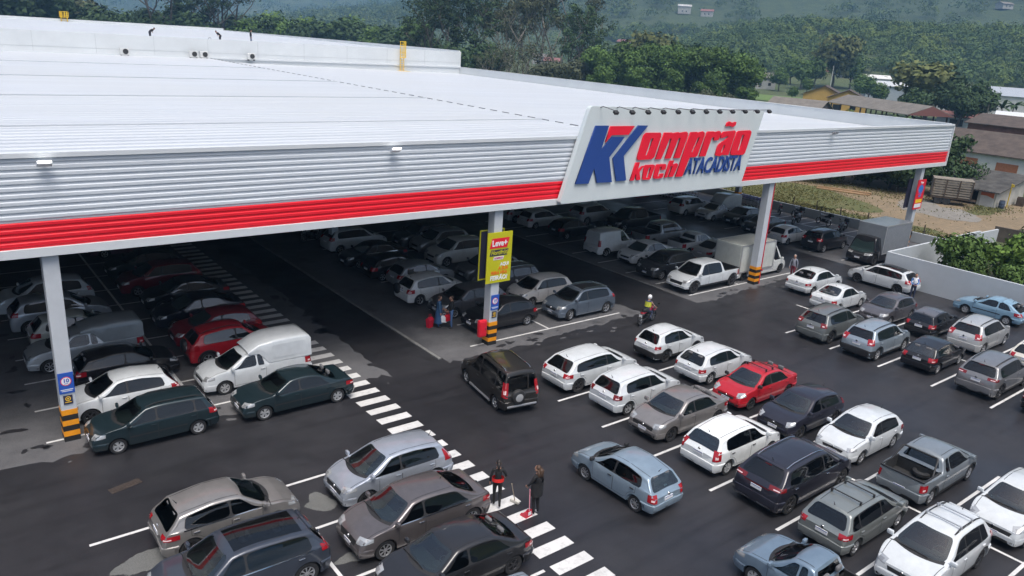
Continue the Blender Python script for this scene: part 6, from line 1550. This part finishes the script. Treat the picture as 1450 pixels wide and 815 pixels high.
# horizon trees over the upper roof
for i,(px,d,H,k) in enumerate(((6,330,20,'broad'),(28,335,22,'broad'),(50,330,21,'broad'),(75,340,19,'broad'),(105,345,18,'dull'),(142,330,15,'broad'),(185,350,13,'broadm'),(210,340,15,'broad'),(232,335,23,'tall2'),(252,345,17,'broad'),(285,330,12,'broad'),(305,345,20,'tall2'),(322,350,22,'tall2'),(345,340,13,'broadm'),(370,345,14,'broad'),(395,345,13,'broadm'),(420,340,13,'broad'),(440,350,14,'broad'),(462,345,13,'broadm'),(485,340,16,'broad'),(505,345,15,'broad'),(525,335,13,'broadm'),(548,335,14,'broad'),(570,330,13,'broad'),(590,330,16,'broadm'),(330,372,15,'broad'),(358,368,15,'broad'),(383,372,16,'broadm'),(408,368,15,'broad'),(432,372,15,'broadm'),(452,368,15,'broad'),(474,372,15,'broad'),(496,368,16,'broadm'),(516,372,15,'broad'),(537,368,15,'broad'),(560,372,15,'broad'),(580,368,15,'broadm'),(88,372,18,'broad'),(124,372,15,'broad'),(15,372,21,'broad'),(62,372,20,'broad'),(198,372,14,'broad'),(222,372,15,'broad'),(270,372,15,'broad'),(160,420,12,'broad'),(120,420,14,'broadm'),(268,400,13,'broad'),(-15,335,22,'broad'))): tree(k,px,d,H*1.28,1.2,{'broad':LT['broad'],'broadm':'lighter green tree in the treeline over the upper roof','dull':'thin grey-brown tree in the treeline at the upper left','tall2':'tall dark conifer-like tree standing above the treeline over the upper roof'}[k],'treeline over the upper roof ('+k+')')
# bushes behind the grey wall and hedge along the plot
def bushes(spots,kind,label,group):
    for x,y,H,w in spots:
        p=PROT[kind]; e=copy_tree(p) if kind in _used else p
        if kind not in _used: link(e); _used.add(kind)
        e.name='bush'; h0={'bush':6,'broadm':11,'broad':12,'column':12}[kind]; s=H/h0; e.location=(x,y,-.1); e.scale=(s*w,s*w,s); e.rotation_euler=(0,0,random.uniform(0,6)); tag(e,label,'bush',group)
PROT['near']=tree_proto('bush',LEAF['nearb'],3.2,3.8,51,1900,BARK,.12); PROT['nearb']=tree_proto('bush',LEAF['mid'],3.2,3.6,52,1700,BARK,.12)
def near(kind,x,y,s,label,w=1.):
    p=PROT[kind]
    if kind in _used: e=copy_tree(p)
    else: e=p; link(e); _used.add(kind)
    e.name='bush'; e.location=(x,y,-.1); e.scale=(s*w,s*w,s); e.rotation_euler=(0,0,random.uniform(0,6)); tag(e,label,'bush')
near('nearb',57.5,21.8,1.25,'dull green bush at the corner behind the grey wall',1.0); near('nearb',55.6,20.2,.85,'small dark bush just behind the grey wall, left of the bright one')
near('near',60.2,19.6,1.2,'bright green bush behind the grey wall, the lightest of the bushes',1.1); near('nearb',56.2,17.6,.9,'green bush behind the grey wall above the blue coupe'); near('near',64.3,18.8,1.35,'bright green bush near the brown stained wall'); near('nearb',58.5,15.6,1.0,'green bush at the right edge behind the grey wall'); near('near',61.5,16.6,1.0,'yellow-green bush at the far right edge of the planting')
bushes([(88.5,50.0,5.5,1.1),(90.5,46.5,5.8,1.1),(91.5,43.2,5.6,1.1),(93.0,47.5,7,1),(86.2,53.5,5.2,1.1),(95,42,6,1),(83.5,57,5,1.1),(97,45,7,1),(80.5,60,5,1.1)],'bush','tall dark shrub of the hedge along the back of the dirt yard','hedge at the back of the dirt yard')
bushes([(92.5,51.5,7.5,1),(95.5,48.5,8,1),(98.5,46,8,1),(89,56,7,1),(101,49,9,1),(95,55,8,1),(86,61,7,1),(104,44.5,8,1),(93.2,44.8,6,1)],'broad','dark leafy tree rising behind the hedge of the dirt yard','trees behind the yard hedge')
bushes([(95.2,39.6,5.4,.9),(97.5,37.8,4.5,.9)],'bush','dark creeper-like shrub between the hedge and the old shed','shrubs by the old shed')
# banana-like and palm plants
def palm(x,y,H,n,L,label,leaf,stem=True,name='palm'):
    e=empty(name,(x,y,-.1),random.uniform(0,6),label,'plant'); b=MB(); R2=random.Random(int(x*7))
    if stem: b.tube([(0,0,0),(.1,.05,H*.5),(0,0,H)],[.22,.17,.13],8); b.build('trunk',BARKP,e,60)
    m=MB()
    for i in range(n):
        a=6.283*i/n+R2.uniform(-.2,.2); el=R2.uniform(.2,1.15); p=Vector((0,0,H)); d=Vector((math.cos(a)*math.cos(el),math.sin(a)*math.cos(el),math.sin(el))); side=Vector((-math.sin(a),math.cos(a),0)); pts=[]
        for j in range(7):
            t=j/6; w=L*.11*math.sin(math.pi*min(1,t*.9+.08)); pts.append((p-side*w-Vector((0,0,w*.35)),p,p+side*w-Vector((0,0,w*.35)))); p=p+d*(L/6); d=(d+Vector((0,0,-.24))).normalized()
        V=[q for tr in pts for q in tr]; m.add(V,grid_faces(7,3))
    m.build('frond',leaf,e); return e
for px,d,H,l in ((1412,215,7,'tall palm right of the dark trees, leftmost of three'),(1432,212,6.5,'palm between the other two at the right edge'),(1448,218,7,'palm at the very right edge of the view')): x,y=polar(px,d); palm(x,y,H,12,3.6,l,LEAF['dark'])
for px,d,H,l in((1058,172,3.2,'yellow-green banana plant behind the parapet, left of its twin'),(1075,176,2.6,'yellow-green banana plant next to the brown-roofed hut'),(1405,190,2.6,'pale banana plant below the palms'),(1425,175,2.2,'yellowish banana plant near the right edge roofs')): x,y=polar(px,d); palm(x,y,H,9,2.8,l,LEAF['bright'],True,'banana_plant')
# ---------------------------------------------------------------- houses and sheds
def gable_house(x,y,rz,L,D,h,rh,wallm,roofm,label,cat='house',wins=(),name='house',over=.5,extra=None):
    """L along local x, D along local y, eaves at h, ridge along x"""
    e=empty(name,(x,y,float(hz(x,y))),R_(rz),label,cat)
    b=MB(); b.box(-L/2,L/2,-D/2,D/2,-.5,h)
    for s in(-1,1): b.extr([(s*L/2,-D/2,h),(s*L/2,D/2,h),(s*L/2,0,h+rh)],(-s*.2,0,0))
    b.build('wall',wallm,e)
    b=MB(); o_=over; k=rh/(D/2)
    for s in(-1,1):
        b.extr([(-L/2-o_,s*(D/2+o_),h-o_*k),(L/2+o_,s*(D/2+o_),h-o_*k),(L/2+o_,0,h+rh+.02),(-L/2-o_,0,h+rh+.02)],(0,0,.14))
    b.build('roof',roofm,e)
    for (sx,u,z,w,hh) in wins:     # side: 's','n','e','w'
        f=MB()
        if sx in'sn': s=-1 if sx=='s' else 1; f.box(u-w/2,u+w/2,s*D/2-.07,s*D/2+.07,z,z+hh)
        else: s=1 if sx=='e' else -1; f.box(s*L/2-.06,s*L/2+.06,u-w/2,u+w/2,z,z+hh)
        f.build('window',WIN if wallm is not WWALL or w<2 else ORW,e)
    return e
# brown-roofed white house on the right with a lean-to shed in front
e=gable_house(127,36,90,44,13,3.3,2.45,WWALL,TILE,'long white house with brown tiled roof right of the canopy corner',wins=(('n',11.8,1.3,3.0,1.1),('n',6.4,1.15,2.8,1.1),('n',-2,1.2,2.6,1.1)))
for i in range(6):
    pass
e2=gable_house(147,36,90,42,12,6.0,1.3,mat('wall_brick_old',(.17,.09,.07),.9,noise=.3,nscale=1.),TILE,'second dark brown roof rising behind the long white house','house')
e=empty('old_shed',(96.8,36.3,0),0,'low shed with weathered dark roof and open doorway by the cattle trailer','shed')
b=MB(); b.box(-3.8,-3.66,2.3,3.2,-.2,1.75); b.box(-3.8,-3.66,-1.75,-1.45,-.2,1.75)
b.extr([(-3.8,-3.3,-.2),(3.8,-3.3,-.2),(3.8,-3.3,2.95),(-3.8,-3.3,1.7)],(0,.14,0)); b.extr([(-3.8,3.2,-.2),(3.8,3.2,-.2),(3.8,3.2,2.95),(-3.8,3.2,1.7)],(0,-.14,0)); b.box(3.66,3.8,-3.1,3.0,-.2,2.9); b.build('wall',mat('wall_stained',(.42,.41,.37),.85,noise=.25,nscale=.8),e)
b=MB(); b.add([(-4.3,-3.7,1.62),(4.2,-3.7,3.02),(4.2,3.6,3.02),(-4.3,3.6,1.62),(-4.3,-3.7,1.74),(4.2,-3.7,3.14),(4.2,3.6,3.14),(-4.3,3.6,1.74)],[(0,3,2,1),(4,5,6,7),(0,1,5,4),(1,2,6,5),(2,3,7,6),(3,0,4,7)])
for i in range(22): b.box(-4.28,-4.2,-3.6+i*.33,-3.45+i*.33,1.745,1.78)
b.build('roof',mat('roof_weathered',(.060,.057,.052),.9,noise=.55,nscale=.9),e)
b=MB(); b.box(-3.84,-3.72,-3.15,-1.75,0,1.62); d=b.build('door',mat('door_white',(.55,.54,.52),.7,noise=.15,nscale=2.),e)
b=MB(); b.extr([(-3.86,-3.1,1.0),(-3.86,-2.4,1.22),(-3.86,-1.75,1.2),(-3.86,-1.75,1.6),(-3.86,-3.1,1.6)],(-.02,0,0)); b.build('orange_band',mat('door_orange',(.50,.12,.03),.7),d)
b=MB(); b.box(-3.4,-3.3,-1.45,2.3,0,1.7); b.build('bay_shade_panel',DARK,e)  # black panel stands in for the shade inside the open doorway
e=empty('yellow_post',(95.4,32.6,0),0,'yellow metal post by the shed door','post'); b=MB(); b.tube([(0,0,0),(0,0,2.6)],.06,7); b.build('pole',mat('post_yellow',(.5,.36,.03),.6),e); b=MB(); b.rbox((0,-.1,2.4),(.1,.3,.3),None,.02); b.build('lamp_head',mat('post_yellow',(.5,.36,.03),.6),e)
e=empty('crate_stack',(98.2,32.3,0),.3,'dark crate and bits of junk against the shed side wall','crate'); b=MB(); 
for i in range(4): b.box(-.5,.5,-.4,.4,.05+.22*i,.2+.22*i)
b.build('slats',WOOD,e); b=MB(); b.box(-.48,-.40,-.38,.38,0,.95); b.box(.40,.48,-.38,.38,0,.95); b.build('corner_post',WOOD,e)
e=empty('barrel',(93.6,32.5,0),0,'dark blue barrel by the shed door','barrel'); b=MB(); b.lathe([(.001,0),(.26,0),(.29,.06),(.3,.28),(.31,.3),(.3,.32),(.3,.56),(.31,.58),(.3,.6),(.29,.82),(.26,.88),(.001,.88)],18,'z'); b.build('drum',mat('barrel_blue',(.04,.06,.10),.5),e,40); b=MB(); b.lathe([(.24,.9),(.27,.9),(.27,.86)],16,'z'); b.build('rim',BLACKP,e)
# cattle trailer
e=empty('cattle_trailer',(90.2,36.6,0),R_(118),'weathered wooden slatted cattle trailer standing in the dirt yard','trailer')
SL=mat('slat_wood',(.21,.185,.15),.9,noise=.3,nscale=2.)
b=MB(); b.box(-1.9,1.9,-1.1,1.1,.7,.85); b.box(-2.6,2.2,-.4,-.3,.55,.7); b.box(-2.6,2.2,.3,.4,.55,.7); b.build('chassis',WOOD,e)
b=MB()
for i in range(7):
    z=.9+i*.26
    for s in(-1,1): b.box(-1.9,1.9,s*1.1-.03,s*1.1+.03,z,z+.17); b.box(s*1.9-.03,s*1.9+.03,-1.06,1.06,z,z+.17)
b.build('slat_panel',SL,e)
b=MB()
for x_ in(-1.9,-.65,.65,1.9):
    for s in(-1,1): b.box(x_-.06,x_+.06,s*1.16-.05,s*1.16+.05,.7,2.75)
b.build('stake',WOOD,e); b=MB(); b.box(-1.95,1.95,-1.15,1.15,2.72,2.78); b.build('roof',SL,e)
for x_ in(.35,1.15):
    for s in(-1,1):
        w=MB(); w.lathe([(.001,-.12),(.2,-.12),(.26,-.14),(.42,-.13),(.45,-.06),(.45,.06),(.42,.13),(.26,.14),(.2,.12),(.001,.12)],18,'y'); w.build('wheel',RUBBER,e,40,(x_,s*.95,.45))
# planks on the grass
pk=mesh=None
b=MB(); b.rbox((0,0,.1),(5.2,.26,.14),None,.01); pl_=b.build('timber_beam',mat('timber_fresh',(.34,.22,.12),.8,noise=.2,nscale=3.)); tag(pl_,'pale orange timber beam in the pile on the grass by the hedge','timber','timber pile by the hedge'); pl_.location=(84.6,45.8,0); pl_.rotation_euler=(0,0,R_(-68))
for i,(x_,y_,z_,a) in enumerate(((84.95,45.6,0,-67),(84.3,45.4,0,-70),(84.7,45.5,.15,-66),(83.9,45.9,0,-72),(84.4,46.0,.15,-69))): c=pl_.copy(); col.objects.link(c); c.location=(x_,y_,z_); c.rotation_euler=(0,0,R_(a))
e=empty('white_van',(99.5,58.5,0),R_(60),'pale vehicle half hidden in the hedge behind the timber','van'); 
b=MB(); b.rbox((0,0,1.2),(3.6,1.7,1.5),None,.35); b.build('body',WTRIM,e,50); b=MB(); b.rbox((-1.2,0,1.5),(.9,1.6,.6),None,.2); b.build('windscreen',GLASS,e)
for x_ in(-1.1,1.1):
    for s in(-1,1): w=bpy.data.objects.new('wheel',wheel_mesh(.3)); link(w,e); w.location=(x_,s*.75,.3)
# yellow house, long open shed, other roofs
gable_house(233,138.5,27,10,12,4.2,2.6,YWALL,TILE,'yellow house with brown gabled roof beyond the parapet, wider of the two yellow gables',wins=(('w',-3,.6,1.2,2.0),('w',3,1.2,1.6,1.2)))
gable_house(226,126.5,27,9,11,4.0,2.4,YWALL,TILE,'yellow gabled house front facing the store, right of the wider one',wins=(('w',-2.0,.9,1.3,1.2),('w',2.5,.0,2.4,2.2)))
e=empty('open_shed',(205,104,0),R_(-120.6),'long open-sided shed with grey-brown roof on dark posts','shed')
b=MB()
for s in(-1,1): b.extr([(-19,s*6.2,3.0),(19,s*6.2,3.0),(19,0,5.3),(-19,0,5.3)],(0,0,.15))
b.build('roof',TILEG,e)
for i in range(8):
    for s in(-1,1): p=MB(); p.tube([(-17.5+i*5,s*5.4,-.3),(-17.5+i*5,s*5.4,3.25)],.2,6); p.build('post',WOOD,e)
b=MB(); b.extr([(19,-6,3.05),(19,6,3.05),(19,0,5.3)],(-.15,0,0)); b.build('gable',mat('gable_red',(.17,.07,.06),.9),e)
gable_house(186.5,117.5,-78,13.5,9,2.5,1.9,mat('wall_dark_timber',(.08,.065,.055),.9),TILEG,'brown-roofed hut left of the long open shed','house',name='hut')
gable_house(214,84,-68,19,9,3.0,1.0,mat('wall_pale_blue',(.42,.47,.50),.8),TILER,'low building with dull red roof and pale walls right of the open shed','house',wins=(('s',-5,.8,3.,1.6),('s',0,.8,3.,1.6),('s',5,.8,3.,1.6)),name='low_building')
x,y=polar(1266,350); gable_house(x,y,-60,17,12,6.0,1.5,mat('wall_bluewhite',(.36,.41,.45),.8),mat('roof_pale',(.46,.48,.49),.7),'white warehouse left of the large olive-brown tree','warehouse',name='warehouse')
x,y=polar(1246,375); gable_house(x,y,-50,9,8,7.5,1.2,WWALL,WWALL,'white stepped house behind the white warehouse')
x,y=polar(1440,330); gable_house(x,y,-75,60,26,6.5,2.5,WWALL,mat('roof_bluegrey',(.33,.36,.40),.7),'wide grey-roofed warehouse at the right edge','warehouse',name='warehouse')
x,y=polar(1466,205); gable_house(x,y,-70,10,10,4.2,1.8,WWALL,mat('roof_pale',(.55,.57,.58),.7),'small pale-roofed house at the right edge below the palms')
for px,d,L,D,h,lab,wm,rm in far:
    if wm is WWALL: wm=mat('wall_white_hazed',(.36,.36,.34),.85,noise=.2,nscale=.5)  # far white walls and roofs dulled, haze put into their colour
    if rm is WWALL: rm=mat('roof_white_hazed',(.40,.40,.39),.85,noise=.2,nscale=.5)
    x,y=polar(px,d); gable_house(x,y,random.uniform(-70,-20),L,D,h,1.8,wm,rm,lab,wins=(('s',-2,1.5,1.2,1.2),('s',2,1.5,1.2,1.2)),over=.6)
# power pole in the valley, earth cuts
x,y=polar(1182,330); e=empty('power_pole',(x,y,0),.4,'pale power pole with crossarm near the yellow houses','pole'); b=MB(); b.tube([(0,0,0),(0,0,12.5)],[.2,.13],8); b.build('shaft',mat('pole_concrete',(.42,.42,.40),.8),e); b=MB(); b.box(-1.3,1.3,-.08,.08,11.6,11.8); b.box(-.9,.9,-.08,.08,10.8,10.95); b.build('crossarm',WOOD,e); b=MB(); b.lathe([(.001,9.0),(.3,9.0),(.3,10),(.001,10)],10,'z',(.35,0,0)); b.build('transformer',TILEG,e)
# ---------------------------------------------------------------- haze, light, camera
HZ=bpy.data.materials.new('haze_air'); HZ.use_nodes=True; nt=HZ.node_tree
for n in list(nt.nodes):
    if n.type!='OUTPUT_MATERIAL': nt.nodes.remove(n)
pv=nt.nodes.new('ShaderNodeVolumePrincipled'); pv.inputs['Color'].default_value=(.30,.60,1,1); pv.inputs['Density'].default_value=HAZE; pv.inputs['Anisotropy'].default_value=0.
nt.links.new(pv.outputs[0],[n for n in nt.nodes if n.type=='OUTPUT_MATERIAL'][0].inputs['Volume'])
if HAZE>0:
    b=MB(); b.box(-6500,9200,-9000,9200,-3,420); o=b.build('haze',HZ); tag(o,kind='stuff')
w=bpy.data.worlds.new('World'); scene.world=w; w.use_nodes=True; nt=w.node_tree; bg=nt.nodes['Background']
sky=nt.nodes.new('ShaderNodeTexSky'); sky.sky_type='NISHITA'; sky.sun_disc=False
SE,SA=R_(68),R_(200)          # sun elevation, compass rotation
sky.sun_elevation=SE; sky.sun_rotation=SA; sky.air_density=1.; sky.dust_density=6.; sky.ozone_density=1.
hs=nt.nodes.new('ShaderNodeHueSaturation'); hs.inputs['Saturation'].default_value=.9; nt.links.new(sky.outputs[0],hs.inputs['Color']); nt.links.new(hs.outputs[0],bg.inputs['Color']); bg.inputs['Strength'].default_value=.09
sd=bpy.data.lights.new('sun','SUN'); sd.energy=1.5; sd.angle=R_(35); sd.color=(1,.98,.96); so=bpy.data.objects.new('sun',sd); col.objects.link(so)
d=Vector((math.sin(SA)*math.cos(SE),math.cos(SA)*math.cos(SE),math.sin(SE)))
so.rotation_euler=d.to_track_quat('Z','Y').to_euler(); so.location=(0,0,60)
cd=bpy.data.cameras.new('camera'); cam=bpy.data.objects.new('camera',cd); col.objects.link(cam); scene.camera=cam
cd.sensor_width=36; cd.lens=27.116; cd.clip_start=.5; cd.clip_end=20000
Rm=Rc
cam.matrix_world=Matrix(((Rm[0,0],-Rm[1,0],-Rm[2,0],0),(Rm[0,1],-Rm[1,1],-Rm[2,1],0),(Rm[0,2],-Rm[1,2],-Rm[2,2],14.2),(0,0,0,1)))
vs=scene.view_settings; vs.view_transform='Standard'; vs.look='None'; vs.gamma=1; vs.exposure=EXPO; vs.use_curve_mapping=False
scene.cycles.use_denoising=True; scene.cycles.max_bounces=6; scene.cycles.diffuse_bounces=3; scene.cycles.glossy_bounces=3; scene.cycles.volume_bounces=0
scene.cycles.sample_clamp_indirect=6
